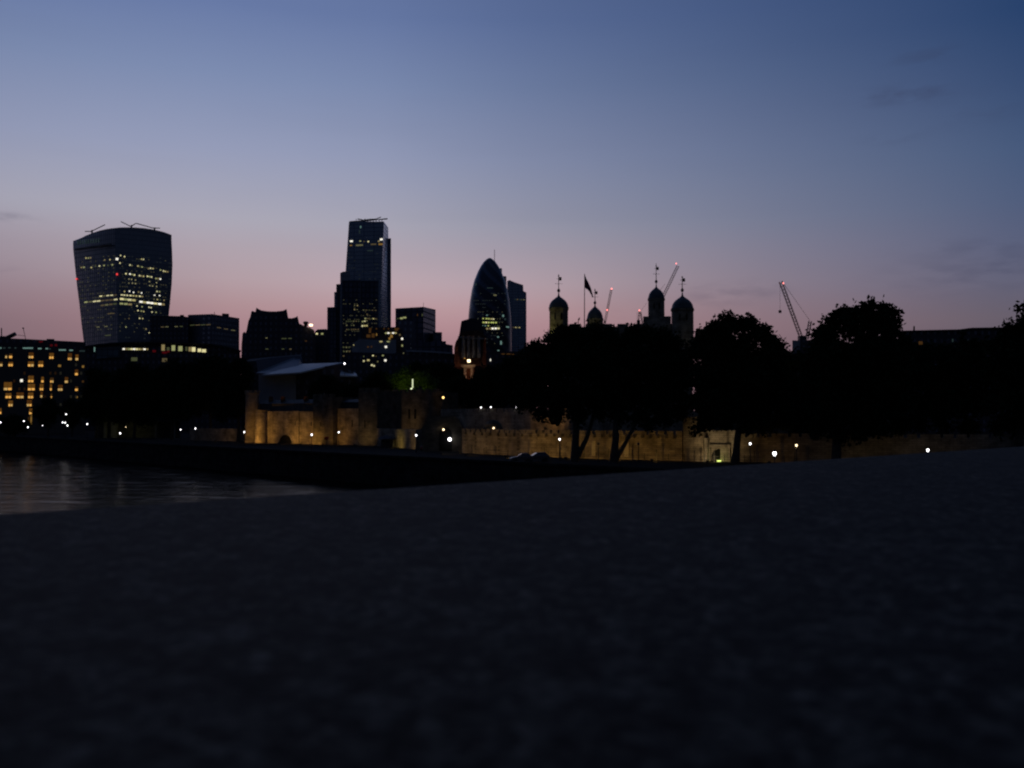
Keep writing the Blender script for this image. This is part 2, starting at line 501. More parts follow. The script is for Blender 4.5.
def dim_windows(parent, bvh, items, mat, proud=.1):
    """Very many tiny faint panes of one facade: ONE part of kind stuff."""
    bm = bmesh.new()
    for px, py, w, hh in items:
        r = ray(px, py).normalized()
        loc, nn, idx, dist = bvh.ray_cast(Vector((0, 0, 0)), r)
        if loc is None: continue
        nn = Vector((nn.x, nn.y, 0))
        if nn.length < .1: continue
        nn.normalize()
        if nn.dot(r) > 0: nn = -nn
        s = Vector((-nn.y, nn.x, 0)); k = loc.y / F
        hw = w * k / 2 / max(.35, abs(s.x - s.y * loc.x / loc.y)); hz = hh * k / 2
        q = [loc - s * hw - nn * .2, loc + s * hw - nn * .2, loc + s * hw + nn * proud, loc - s * hw + nn * proud]
        loft(bm, [[v - Vector((0, 0, hz)) for v in q], [v + Vector((0, 0, hz)) for v in q]])
    tag(mesh_obj('faint_window', bm, mat, parent), kind='stuff')

def scatter(x0, x1, y0, y1, dy, dx, prob, w, hh, slope=0.0):
    out = []
    for y in np.arange(y0, y1, dy):
        p_ = random.random() * prob * 1.8
        for x in np.arange(x0, x1, dx):
            if random.random() < p_: out.append((x + random.uniform(-.3, .3), y + slope * (x - x0), w, hh))
    return out

def row(x0, x1, y0, y1, n, w, hh, mats, prob=1.0, jit=.3):
    out = []
    for i in range(n):
        if random.random() > prob: continue
        t_ = (i + .5) / n
        out.append((x0 + (x1 - x0) * t_ + random.uniform(-jit, jit), y0 + (y1 - y0) * t_, w, hh, random.choice(mats)))
    return out

def corner_tower(t, name, mat, L, C, Rr, D, dl, dr, zb=WHARF, Lb=None, Rb=None, Cb=None):
    """L,C,Rr = (px, top py) of left, near and right corners; near corner at D, side corners dl, dr further."""
    def q(top):
        def pt(p, pb, dd):
            a = P(p[0], p[1], D + dd)
            if top: return a
            x = X(pb if pb is not None else p[0], D + dd)
            return Vector((x, D + dd, zb))
        l = pt(L, Lb, dl); c = pt(C, Cb, 0); r = pt(Rr, Rb, dr)
        back = Vector((l.x + r.x - c.x, l.y + r.y - c.y, l.z + r.z - c.z if top else zb))
        return [l, c, r, back]
    bm = bmesh.new()
    loft(bm, [q(False), q(True)])
    return mesh_obj(name, bm, mat, t)

def plain_block(t, name, mat, outline, D, depth):
    bm = bmesh.new(); prism(bm, outline, D, depth)
    return mesh_obj(name, bm, mat, t)

YB = 432  # bottom of far blocks, below what the bank hides
def base_py(D, z=WHARF): return HY - F * z / D

# ---- top-heavy tower, far left of the skyline
D = 800.0
t = root('office_tower', 'top heavy dark glass tower that flares outward towards a curved roof', 'office tower', (X(122, D), D, WHARF))
levels = []
# (py, left, corner, right)
prof = [(433, 92, 119, 159), (380, 88, 118.5, 161), (345, 84.5, 118, 165), (320, 81.5, 117.5, 168), (300, 79.5, 117, 170), (280, 77, 116.5, 171.8), (260, 75, 116, 172.6), (248, 73.8, 115.5, 172.3), (242, 73.2, 115, 172), (235, 73.2, 114.5, 171.6)]
def tt_section(py, l, c, r):
    z = Z(py, D)
    Lp = Vector((P(l, py, D + 32).x, D + 32, z)); Cp = Vector((P(c, py, D).x, D, z)); Rp = Vector((P(r, py, D + 26).x, D + 26, z))
    Bp = Lp + Rp - Cp
    out = []
    for a, b, bulge in ((Lp, Cp, 1.5), (Cp, Rp, 3.0), (Rp, Bp, 1.0), (Bp, Lp, 3.0)):
        dd = (b - a); nn = Vector((dd.y, -dd.x, 0)).normalized()
        for k in range(6):
            u = k / 6
            out.append(a + dd * u + nn * bulge * 4 * u * (1 - u))
    return out
for p_ in prof: levels.append([v for v in tt_section(*p_)])
# curved roof: raise middle of the last ring
top = tt_section(235, 73.2, 114.5, 171.6)
def roof_py(px):
    xs = [73, 84, 95, 105, 118, 130, 145, 158, 166, 172.5]; ys = [241, 235, 231, 228.7, 227.3, 227.3, 228.3, 231.0, 233.2, 236.5]
    return float(np.interp(px, xs, ys))
top2 = []
for v in top:
    px = 512 + F * v.x / v.y
    top2.append(Vector((v.x, v.y, Z(roof_py(px), v.y))))
levels[-1] = [Vector((a.x, a.y, b.z - 3)) for a, b in zip(top, top2)]
levels.append(top2)
bm = bmesh.new(); loft(bm, levels)
body = mesh_obj('facade', bm, F_navy, t)
bv = bvh_of([body])
W = []
for x, y in ((86, 258), (88.3, 258), (90.6, 257.8), (104.7, 260), (110, 259.6), (120.6, 255.5), (124.5, 256.6), (141.5, 259.2), (143.5, 259.4), (120, 263)):
    W.append((x, y, 1.2, 1.3, E_yellow))
W.append((117, 259, 2.6, 2.2, E_white))
for x, y in ((81.5, 267.5), (84, 267.3), (91.4, 267.5), (95.5, 266.4), (99.5, 266), (104, 265.5), (108, 265.3), (112.4, 264.8),
             (130, 265), (132, 265.5), (138, 266), (140, 266.5), (142, 267), (148.5, 268.6), (150.5, 268.3), (153, 268.5), (160.5, 270), (163.5, 271), (165.4, 271.5), (167.6, 271.8)):
    W.append((x, y, 1.5, 1.3, random.choice((E_yellow, E_yellow, E_yellow_dim))))
for x, y in ((126, 273.7), (130, 274), (132, 274.4), (134.4, 275), (139.5, 275.6), (141.2, 276), (143.5, 276.3), (147.5, 276.3), (149.5, 276.6), (151.5, 277), (156, 278.5), (158.2, 278.6), (160.3, 279)):
    W.append((x, y, 1.5, 1.4, random.choice((E_yellow, E_white, E_yellow))))
E_f1 = emit('faint_yellow', (.95, .9, .5), .045); E_f2 = emit('faint_cool', (.6, .75, .75), .022)
dim_windows(t, bv, [(x, y, 1.1, 1.0) for x, y in ((129, 279), (131.5, 279.4), (135.5, 280), (149.5, 281.6), (156.5, 282.7), (129, 283), (132.5, 283.2), (135.5, 283.6), (149.8, 285.6), (152.5, 286), (156.6, 286.6))], emit('small_yellow', (1, .9, .45), .32))
dim_windows(t, bv, scatter(120, 168, 254, 334, 4.05, 2.4, .30, 1.2, .9, .06) + scatter(80, 115, 258, 334, 4.05, 2.6, .26, 1.2, .9, -.06), E_f1)
dim_windows(t, bv, scatter(120, 170, 256, 338, 4.05, 3.1, .3, 1.8, .7, .06) + scatter(79, 115, 260, 338, 4.05, 3.3, .3, 1.8, .7, -.06), E_f2)
for x, y in ((124.5, 291.5), (129.5, 291.2), (133.5, 292.4), (138.5, 292), (141.5, 293), (157, 291.5), (159.5, 291.7), (154.5, 295), (159.6, 295.5)):
    W.append((x, y, 1.3, 1.3, random.choice((E_yellow, E_white))))
W += row(99, 117, 296.3, 294.8, 5, 2.6, 1.1, [E_yellow_dim, E_yellow], .9)
W += row(120, 144, 294.8, 296.6, 8, 2.0, 1.3, [E_yellow], .9)
W += row(84, 117.4, 302.3, 299.3, 8, 3.4, 1.3, [E_yellow, E_yellow_dim])
W += row(119.5, 136, 298.8, 300.4, 4, 3.8, 1.9, [E_yellow])
W += row(139, 165, 301.6, 304.6, 7, 3.3, 1.8, [E_yellow, E_white, E_yellow])
W += row(100, 117, 305.6, 303.6, 4, 3.2, 1.5, [E_yellow_dim])
W += row(119.5, 132, 303.4, 304.6, 3, 3.6, 1.7, [E_yellow, E_yellow_dim])
for x, y in ((154, 299.3), (157.3, 299.5), (160.2, 300), (164, 300.3), (137, 306), (142, 306.8), (149, 307.2), (151, 307.6), (138, 310.6), (141.2, 311), (143.6, 311.5), (152, 312), (156, 312.3), (129, 318.5), (139.6, 318.3), (142.6, 318.6), (126, 327), (149, 332.5), (146, 329)):
    W.append((x, y, 1.3, 1.2, random.choice((E_yellow, E_yellow, E_yellow_dim))))
for x, y, w in ((111, 313.5, 7), (98, 327, 3), (106, 326.5, 3), (108, 335.3, 6)):
    W.append((x, y, w, .9, E_yellow_dim))
add_windows(t, bv, W)
add_windows(t, bv, [(117, 274.3, 1.7, 1.7, E_red), (76.8, 279, 1.1, 1.1, E_red)], 'warning_light', .8)
# garden storey: paler ledge and glazed fins near the top left
bm = bmesh.new()
a = P(78, 249.4, D + 29.5) ; b = P(113, 244.6, D + 1)
nn = Vector((b.y - a.y, -(b.x - a.x), 0)).normalized()
if nn.y > 0: nn = -nn
q = [a + nn * 1.2, b + nn * 1.2, b + nn * 3.0, a + nn * 3.0]
loft(bm, [[v - Vector((0, 0, .9)) for v in q], [v + Vector((0, 0, .3)) for v in q]])
mesh_obj('ledge', bm, M_stone_pale, t)
add_windows(t, bv, [(78 + 2.6 * i, 242.6 - .28 * i, .8, 4.2, E_teal_dim) for i in range(9)], 'fin', .3)
# roof cleaning arms
def roof_arm(t, D, pts, r=.45, base=None):
    bm = bmesh.new()
    for a, b in zip(pts[:-1], pts[1:]):
        tube(bm, P(a[0], a[1], D), P(b[0], b[1], D), r)
    if base: tube(bm, P(base[0], base[1], D), P(base[0], base[2], D), r * 1.8)
    mesh_obj('cleaning_crane', bm, M_steel_dark, t)
roof_arm(t, D + 20, [(85, 231.4), (91, 231.5), (105, 224.7)], .4, (92, 234, 230))
roof_arm(t, D + 20, [(121, 221.6), (131, 226.6), (135.5, 223.5)], .4, (131.5, 231, 225))
roof_arm(t, D + 20, [(136, 223.3), (153, 228), (160, 228.2)], .4, (154.5, 233, 227.5))

# ---- stone hotel block at the left edge
D = 420.0
t = root('riverside_hotel', 'flat roofed stone building at left edge with many amber lit windows', 'building', (X(30, D), D, WHARF))
parts = [plain_block(t, 'wall', F_hotel, [(-60, base_py(D)), (-60, 345), (0, 346.5), (85.5, 349.2), (85.5, base_py(D))], D, 40),
         plain_block(t, 'top_storey', F_slate, [(-60, 345.1), (-60, 335.2), (0, 338), (26, 339), (85.3, 342), (85.3, 349.1), (0, 346.4)], D + 1.2, 37)]
plain_block(t, 'roof_plant', M_steel_dark, [(46.5, 341.5), (46.5, 338.8), (54.5, 339), (54.5, 341.8)], D + 6, 8)
bm = bmesh.new()
tube(bm, P(1.5, 338.5, D + 8), P(1.5, 328, D + 8), .25); tube(bm, P(6.5, 338, D + 8), P(15.6, 333.8, D + 8), .9); tube(bm, P(0, 337.5, D + 8), P(7, 337.7, D + 8), .7)
mesh_obj('roof_davit', bm, M_steel_dark, t)
bm = bmesh.new()
tube(bm, P(25.6, 339, D + 8), P(23.3, 328.3, D + 8), .13); tube(bm, P(17.5, 335, D + 8), P(25, 336, D + 8), .10); tube(bm, P(22.6, 328, D + 8), P(23.8, 328.6, D + 8), .35)
mesh_obj('aerial', bm, M_steel_dark, t)
bv = bvh_of(parts)
W = [(x, y, w, 1.3, m) for x, y, w, m in ((.7, 348, 1.5, E_teal), (4.4, 348, 2.2, E_teal_dim), (9.5, 347.8, 2.5, E_teal_dim), (15.5, 348, 2, E_teal_dim), (28, 348.1, 10, E_teal), (39.8, 348.6, 3.4, E_teal), (46.8, 348.6, 2.2, E_teal), (49.6, 348.9, 2.4, E_teal_dim), (62.4, 350.0, 7, E_teal), (71.2, 350.3, 3.4, E_teal), (82.2, 351, 5.2, E_teal_dim))]
add_windows(t, bv, W, 'window', .15)
E_room_b = emit('amber_room_b', (1.0, .36, .05), .06); E_hot_b = emit('amber_hot_b', (1.0, .64, .22), .55)
E_faint = emit('faint_room', (1.0, .45, .12), .012); E_faint_b = emit('faint_room_b', (.8, .75, .5), .014)
W = []
for x, y, w, up in ((6.4, 356.6, 1.8, 2), (10.8, 356.6, 3.2, 3), (31.2, 356.8, 5, 5), (51.6, 357.3, 4.6, 5), (70, 358.6, 4.0, 6.5), (77, 358.8, 2.8, 5),
                    (1.3, 364.7, 2.6, 3), (10.8, 364.7, 4.6, 3), (31, 365, 6, 4), (40.9, 365.2, 5, 5), (76.6, 373.8, 3, 5),
                    (31, 380.8, 5.6, 6), (42.6, 381, 2.4, 5), (52, 381.2, 3.6, 4), (66.5, 381.4, 3.2, 5),
                    (8, 388.7, 8.2, 8), (31.5, 388.9, 7.2, 6), (41.7, 388.9, 3.8, 6), (51, 389, 1.8, 6), (60.4, 389.2, 4.8, 5), (76.6, 389.4, 2.8, 3),
                    (8.5, 396.7, 6, 4), (20.2, 396.7, 7.4, 5), (30.8, 396.8, 5.4, 5), (41.6, 396, 2, 5), (51.5, 397, 1.3, 4),
                    (10.7, 404.8, 4.4, 5), (29.4, 404.8, 5, 6), (.4, 412.5, 2.2, 5), (30.8, 412.8, 3, 5)):
    up = 2 + (up - 2) * .75; hh = up + 1.6
    room = random.choice((E_amber_room, E_room_b)) if up > 3.6 or w > 4 else E_amber_dim
    n_ = 2 if w > 3.4 else 1
    for q_ in range(n_):
        ww_ = w / n_ - (.35 if n_ > 1 else 0)
        W.append((x - w / 2 + (q_ + .5) * w / n_, y - (up - 1.6) / 2, ww_, hh, room, random.choice((E_amber_hot, E_amber_hot, E_hot_b)), 2.2 / hh))
for gy_ in (356.5, 364.8, 373.2, 381, 389, 396.8, 404.8):
    for gx_ in np.arange(4, 84, 5.15):
        if random.random() < .42 and not any(abs(gx_ - a_[0]) < a_[2] / 2 + 2.2 and abs(gy_ - a_[1]) < 6 for a_ in W):
            W.append((gx_, gy_, 1.9, 3.0, random.choice((E_faint, E_faint, E_faint_b))))
add_windows(t, bv, W, 'window', .15)
W = [(21.6, 380.6, 2.4, 2.6, E_white), (59.6, 365.8, 2.6, 2.2, E_amber), (83.1, 366.6, 2.0, 2.2, E_amber), (83, 381.5, 1.8, 2, E_amber_dim), (77, 397.2, 1.4, 1.8, E_amber), (31.2, 420, 1.3, 9, E_amber), (28.8, 419, 1, 4, E_amber_dim)]
add_windows(t, bv, W, 'window', .15)
add_windows(t, bv, [(51.5, 345.4, 2.4, 2.0, E_red_dim), (56.1, 345.2, 2.2, 2.2, E_red_dim), (41, 341.7, 3.6, 1.5, E_red_dim)], 'warning_light', .3)

# ---- long curved-roof office behind the trees
D = 520.0
t = root('curved_roof_office', 'long low office with shallow curved roof and bright yellow top storey windows', 'building', (X(165, D), D, WHARF))
ol = [(84, base_py(D)), (84, 347)] + [(x, y) for x, y in ((95, 345.3), (110, 343.6), (130, 342.8), (160, 342.6), (190, 343.2), (210, 344.6), (228, 347.6), (240, 351))] + [(242, base_py(D))]
b1 = plain_block(t, 'wall', F_slate, ol, D, 45)
bm = bmesh.new()
xs = [83, 95, 110, 130, 160, 190, 210, 228, 241]; ys = [347, 345.2, 343.5, 342.7, 342.5, 343.1, 344.5, 347.5, 351.2]
prism(bm, [(x, y - .9) for x, y in zip(xs, ys)] + [(x, y + .5) for x, y in list(zip(xs, ys))[::-1]], D - 2.5, 50)
mesh_obj('roof', bm, M_slate, t)
bm = bmesh.new(); prism(bm, [(96, 359), (96, 347.6), (120, 346), (120, 357)], D - 1.2, 1.0)
mesh_obj('glass_screen', bm, facade_mat('teal_glass', (.10, .16, .19), (.03, .035, .04), 3, 3.4, .15, rough=.1), t)
bv = bvh_of([b1])
W = [(123.8 + 2.6 * i, 349 + .03 * i, 2.2, 1.6, E_yellow if i % 4 else E_white) for i in range(10)]
W += [(163.2, 347.6, 3.2, 6, E_yellow), (168.2, 349, 2.4, 3.5, E_yellow_dim), (173.4, 348, 3.4, 5.4, E_yellow), (180.4, 348.6, 4.0, 5, E_yellow), (186.5, 348.8, 2.0, 4, E_yellow_dim), (190.2, 349.2, 3.0, 4.2, E_yellow), (193.7, 349.4, 3.4, 4.4, E_yellow), (199.5, 350.3, 3.4, 3.2, E_yellow), (204, 350.8, 4.0, 3.0, E_yellow)]
W += [(134.3, 359.2, 6, 3.6, E_yellow_dim), (164.7, 360, 5, 3.6, E_yellow_dim), (128.4, 368.4, 1.0, 3.5, E_yellow_dim), (113, 349.5, 2, 5, E_teal_dim), (94.6, 349.5, 1.1, 4.5, E_teal)]
add_windows(t, bv, W, 'window', .2)
add_windows(t, bv, [(154.3, 351.2, 3.2, 2, E_red_dim), (164.5, 352.6, 4.5, 2, E_red_dim), (168.5, 351.5, 2.2, 2, E_red_dim)], 'sign_light', .5)

# ---- flat offices between the flared tower and the gabled block
D = 700.0
t = root('stepped_office', 'wide flat topped dark office just right of the flared tower', 'building', (X(185, D), D, WHARF))
b1 = plain_block(t, 'wall', F_slate, [(150, base_py(D)), (150, 316), (165, 315.6), (183, 316.2), (188.2, 317), (188.2, base_py(D))], D + 6, 50)
bm = bmesh.new()
b2 = corner_tower(t, 'main_block', F_grey, (188, 314.8), (212, 314.0), (239.3, 318.2), D, 14, 26)
plain_block(t, 'roof_plant', M_steel_dark, [(180, 316.4), (180, 314.9), (184, 314.9), (184, 316.4)], D + 12, 6)
plain_block(t, 'roof_plant', M_steel_dark, [(222, 317), (222, 313.4), (229, 313.8), (229, 317.5)], D + 20, 12)
bm = bmesh.new(); tube(bm, P(214.4, 316, D + 10), P(214.4, 312.0, D + 10), .25); mesh_obj('mast', bm, M_steel_dark, t)
bv = bvh_of([b1, b2])
W = row(160, 188, 327, 326.3, 6, 3.2, .8, [E_yellow_dim], .8) + row(190, 211, 325.2, 324.6, 4, 4.4, .8, [E_yellow_dim], .8) + row(215, 237, 327, 331, 3, 4, .7, [E_yellow_dim], .6)
add_windows(t, bv, W)

# ---- gabled mock gothic block
D = 560.0
t = root('gabled_office_block', 'dark office block with upturned pointed gables on its stepped roofline', 'building', (X(278, D), D, WHARF))
ol = [(240.8, base_py(D)), (241.5, 345), (242.5, 333.5), (244.2, 331.6), (245.6, 333), (246.6, 330), (248.3, 321), (250.2, 317), (251.3, 311.6), (252.3, 310.8), (255.3, 312), (256.4, 307.6), (258.2, 308.8), (261.5, 310.4), (268, 311.3), (276, 311.4), (283, 310.6), (286.6, 309), (287.4, 313), (288.2, 318), (292, 318.2), (296.4, 317), (297.4, 315.7), (298.3, 319), (299.2, 323.5), (301.5, 324.5), (305, 326.5), (310, 327.5), (314, 330), (315.6, 336), (315.8, base_py(D))]
b1 = plain_block(t, 'wall', F_slate, ol, D, 50)
bm = bmesh.new(); lathe(bm, P(305.8, 324, D + 5), [(.5, Z(327, D + 5)), (1.4, Z(325.2, D + 5)), (.9, Z(324.8, D + 5)), (1.6, Z(323.2, D + 5)), (1.5, Z(321.8, D + 5)), (.4, Z(321.3, D + 5))], 8)
mesh_obj('roof_tank', bm, M_steel_dark, t)
bm = bmesh.new(); box(bm, X(309.0, D - 1), X(312.0, D - 1), D - 2, D - .5, Z(326.2, D), Z(324.4, D)); mesh_obj('floodlight', bm, E_lamp_warm, t)
bv = bvh_of([b1])
W = [(266.5, 338, 2, 1, E_yellow_dim), (284, 338.6, 5, .9, E_yellow_dim), (290, 338.4, 3.5, .9, E_yellow_dim), (267, 349, 3, .9, E_yellow_dim), (283, 349, 2.4, .9, E_yellow_dim), (290.5, 349.2, 2, 1.2, E_yellow_dim), (306, 341, 2, 1, E_amber_dim)]
add_windows(t, bv, W)
t = root('small_roof_house', 'low block with two small white roof lamps between gabled block and stepped tower', 'building', (X(321, D), D, WHARF))
D = 600.0
b1 = plain_block(t, 'wall', F_slate, [(315, base_py(D)), (315, 331.5), (317.5, 329.3), (326, 329), (329, 330.5), (329, base_py(D))], D, 25)
bv = bvh_of([b1])
add_windows(t, bv, [(316.9, 333.8, 2.0, 1.6, E_yellow), (322.2, 333.8, 2.2, 1.6, E_yellow)], 'window', .3)

# ---- stepped tower left of the wedge
D = 780.0
t = root('terraced_tower', 'narrow tower climbing in steps against the left side of the wedge tower', 'office tower', (X(336, D), D, WHARF))
plain_block(t, 'lowest_step', F_black, [(327.2, base_py(D)), (327.2, 307.2), (336, 307), (336, base_py(D))], D, 30)
plain_block(t, 'second_step', F_blue, [(334.0, base_py(D)), (334.2, 292), (337, 292), (337, base_py(D))], D + 8, 30)
plain_block(t, 'third_step', F_black, [(336.2, base_py(D)), (336.2, 284.2), (341, 284), (341, base_py(D))], D + 4, 30)
plain_block(t, 'top_step', F_navy, [(340.2, base_py(D)), (340.2, 273), (343, 271.6), (350, 271.4), (350, base_py(D))], D + 2, 30)

# ---- wedge tower
D = 950.0
t = root('wedge_tower', 'tallest glass tower with slanted left edge and a lit band below its top', 'office tower', (X(368, D), D, WHARF))
bm = bmesh.new()
def wl(py, l, c, r):
    z = Z(py, D)
    Lp = Vector((P(l, py, D + 8).x, D + 8, Z(py, D + 8))); Cp = Vector((P(c, py, D).x, D, z)); Rp = Vector((P(r, py, D + 30).x, D + 30, z))
    return [Lp, Cp, Rp, Lp + Rp - Cp]
loft(bm, [wl(432, 338, 382, 389.2), wl(360, 340.6, 381.5, 389), wl(290, 344.3, 381, 388.6), wl(221.5, 349.0, 383.8, 388.2)])
b1 = mesh_obj('wedge', bm, F_blue, t)
b2 = plain_block(t, 'service_core', F_navy, [(384, base_py(D)), (386, 238.5), (391, 238.2), (391, base_py(D))], D + 31, 20)
# roof frame and arms
bm = bmesh.new()
for i in range(10):
    x = 356 + i * 2.9
    tube(bm, P(x, 222.3, D + 10), P(x + random.uniform(-.8, .8), 218.9, D + 10), .35)
tube(bm, P(350, 221.6, D + 10), P(387.5, 219, D + 10), .5)
tube(bm, P(356, 222, D + 20), P(387.5, 218.6, D + 20), .5)
mesh_obj('roof_frame', bm, M_steel_dark, t)
roof_arm(t, D + 15, [(357.5, 218.8), (364, 220.2), (370, 219.2), (376, 219), (381, 217)], .45, (365, 223, 219))
bv = bvh_of([b1, b2])
W = [(351.4, 241.2, 2.8, 1.6, E_white), (360.3, 241.1, 1.5, 1, E_yellow), (368.4, 241.6, 1.3, 1.2, E_yellow), (381.4, 239.4, 2.6, 1.8, E_white), (378.9, 241.3, 1.6, 1.6, E_yellow), (364, 241.5, 1, 1, E_yellow_dim),
     (351, 245.4, 2.4, .9, E_amber), (359.5, 245.2, 7, 1.5, E_yellow_dim), (373.5, 244.3, 5.5, 1.2, E_yellow_dim), (380.7, 244.2, 4, 1.6, E_amber), (370.2, 250.7, 5.6, 1.0, E_teal_dim),
     (360.7, 227, .9, 2.2, E_teal), (359.6, 231.8, .8, 3.5, E_teal_dim)]
add_windows(t, bv, W, 'window', .4)

dim_windows(t, bv, scatter(349, 380, 250, 279, 3.6, 2.6, .3, 1.6, .6), E_f2)
# ---- dark tower in front of the wedge
D = 660.0
t = root('dark_slab_tower', 'plain dark slab tower standing before the wedge with scattered lower windows lit', 'office tower', (X(360, D), D, WHARF))
b1 = plain_block(t, 'wall', F_black, [(341, base_py(D)), (342.2, 280.4), (360.2, 280.2), (360.2, base_py(D))], D, 30)
b2 = plain_block(t, 'right_bay', F_black, [(361, base_py(D)), (361, 280.6), (377.6, 280.6), (377.6, base_py(D))], D + .5, 30)
plain_block(t, 'fin', M_concrete, [(360.2, base_py(D)), (360.2, 279.8), (360.9, 279.8), (360.9, base_py(D))], D - 1, 31)
plain_block(t, 'side_fin', M_concrete, [(377.7, base_py(D)), (377.7, 279.8), (378.6, 279.8), (378.6, base_py(D))], D - 1, 30)
bv = bvh_of([b1, b2])
W = [(354.6, 305.5, .9, 1.2, E_yellow_dim), (357.5, 305.5, 1.1, 1.2, E_yellow), (354.6, 309.5, 1.1, 1.2, E_yellow), (357.2, 309.6, .9, .9, E_yellow_dim), (367.2, 314.4, 1.6, 1.1, E_yellow_dim)]
W += row(364, 377, 318.4, 318.8, 6, 1.6, 1.0, [E_yellow_dim, E_yellow_dim, E_yellow], .95)
for y in (321.4, 325.4, 329.6): W += row(345.5, 359.5, y, y - .2, 6, 1.3, 1.1, [E_yellow_dim], .8)
W += row(361.5, 368, 321.8, 320.6, 3, 1.6, 1.1, [E_yellow, E_yellow_dim]) + row(361.5, 368, 326.0, 325.6, 3, 1.7, 1.5, [E_yellow])
for y in (347.3, 351.5, 356): W += row(342.5, 350.5, y, y, 3, 1.5, 1.2, [E_yellow_dim], .9)
W += row(362, 377, 310, 310.4, 5, 1.8, .6, [E_yellow_dim], .4)
add_windows(t, bv, W, 'window', .2)

dim_windows(t, bv, scatter(343.5, 377, 300, 352, 3.9, 2.2, .42, 1.2, .8), E_f1)
# ---- terraced brick block with scattered lights
D = 480.0
t = root('terraced_brick_office', 'low terraced brick office with orange lit upper floor below the wedge tower', 'building', (X(382, D), D, WHARF))
b1 = plain_block(t, 'upper_wall', F_brick, [(362, 360), (362, 332), (366, 327.5), (398, 327), (402.5, 330), (402.5, 360)], D + 14, 20)
b2 = plain_block(t, 'middle_wall', M_render, [(352, 372), (352, 343.5), (360, 339), (388, 340.5), (396, 339.5), (396, 372)], D + 6, 7.8)
b3 = plain_block(t, 'lower_wall', F_slate, [(345, base_py(D)), (345, 356), (352, 352), (392, 353.5), (404, 352), (404, base_py(D))], D, 5.8)
b4 = plain_block(t, 'side_wing', F_grey, [(398.5, base_py(D)), (398.5, 322), (402, 320), (414.8, 321.5), (414.8, base_py(D))], D + 40, 20)
bv = bvh_of([b1, b2, b3, b4])
W = [(x, 328.8, 1.2, 1.4, E_amber_dim) for x in (371, 376.5, 384, 388.5, 395, 398.5)]
W += [(386 + 2.4 * i, 333.1 - .03 * i, 2.0, 1.3, E_white if i in (1, 3) else E_yellow) for i in range(5)]
W += [(368.5, 336, 4, 3, E_amber_dim), (373.2, 335.5, 3, 4, E_amber_dim), (376.6, 334.6, 1, 2.4, E_amber), (391.5, 336.2, 2.4, 3, E_amber), (389.6, 338.6, 2.0, 2.4, E_amber), (370, 330.5, 2, 5, E_amber_dim), (396.5, 329.5, 3, 3, E_amber_dim),
      (381, 341.6, 2.6, 1.2, E_yellow), (388.2, 341.6, 2.8, 1, E_yellow), (385.9, 346.9, 2.0, 1.9, E_white), (399.8, 334.9, 1.8, 1.8, E_yellow_dim), (402.1, 338.8, 1.8, 2.0, E_white), (402.2, 345.6, 1.4, 1.8, E_yellow),
      (353.6, 345, .8, .8, E_yellow), (363.8, 356.4, 1.1, 1.4, E_yellow_dim), (373, 355.6, 1.6, 1.2, E_yellow), (376, 356.3, .9, .9, E_yellow_dim), (382.9, 355.5, 1.7, 1.2, E_yellow),
      (363.8, 361, 1.6, 1.4, E_yellow), (368.3, 360.2, 2.4, 1.6, E_yellow), (377.7, 361.6, 1.3, 1.4, E_yellow_dim), (385.4, 360.4, 2.1, 1.9, E_white), (371.9, 365.1, 2.0, 1.6, E_yellow), (374.1, 365.9, 1.6, 1.4, E_yellow),
      (403.5, 353.2, 1, 1.2, E_yellow_dim), (368, 347, 1.5, 1.5, E_amber_dim), (371.5, 346.8, 1, 1.6, E_amber_dim)]
W += [(353.2, 339.4, 2.4, 1, E_yellow), (357.6, 339.4, 1.2, 1.1, E_yellow)]
add_windows(t, bv, W, 'window', .25)

# ---- dark block and its neighbours, centre
D = 640.0
t = root('flat_dark_block', 'square dark office block with chamfered roof between wedge and rounded towers', 'building', (X(415, D), D, WHARF))
b1 = corner_tower(t, 'wall', F_black, (395.4, 308.4), (423.4, 306.8), (435.6, 309.6), D, 10, 30)
plain_block(t, 'side_block', F_grey, [(433, base_py(D)), (433, 332), (442, 332.2), (442, base_py(D))], D + 14, 20)
bm = bmesh.new(); tube(bm, P(423.4, 307, D + 3), P(423.4, 302.5, D + 3), .12); mesh_obj('mast', bm, M_steel_dark, t)
bv = bvh_of([b1])
add_windows(t, bv, [(401.5, 318.3, 2.6, 1.7, E_yellow), (404.8, 317.6, 3.0, 1.5, E_yellow), (398, 318.6, 2, .8, E_yellow_dim), (417.6, 315, .8, 2.2, E_amber_dim), (422.4, 315, .8, 2.4, E_yellow_dim)], 'window', .3)
D = 450.0
t = root('pale_eaved_block', 'low dark block with a thin pale roof edge left of the classical tower', 'building', (X(430, D), D, WHARF))
b1 = plain_block(t, 'wall', F_slate, [(404, base_py(D)), (404, 352), (452.5, 353.5), (454.6, 354), (454.6, base_py(D))], D, 30)
plain_block(t, 'attic', F_black, [(415, 352), (415, 343.2), (438, 341), (446, 341.2), (446, 344), (452.8, 345.2), (452.8, 353)], D + 6, 20)
bm = bmesh.new(); prism(bm, [(406, 350.2), (430, 350.8), (453, 352.4), (453, 354), (430, 352.4), (406, 351.6)], D - 1, 3)
mesh_obj('roof_edge', bm, M_roof_pale, t)
bv = bvh_of([b1])
add_windows(t, bv, [(425.1, 349.3, 1.4, 1.2, E_yellow_dim)], 'window', .3)

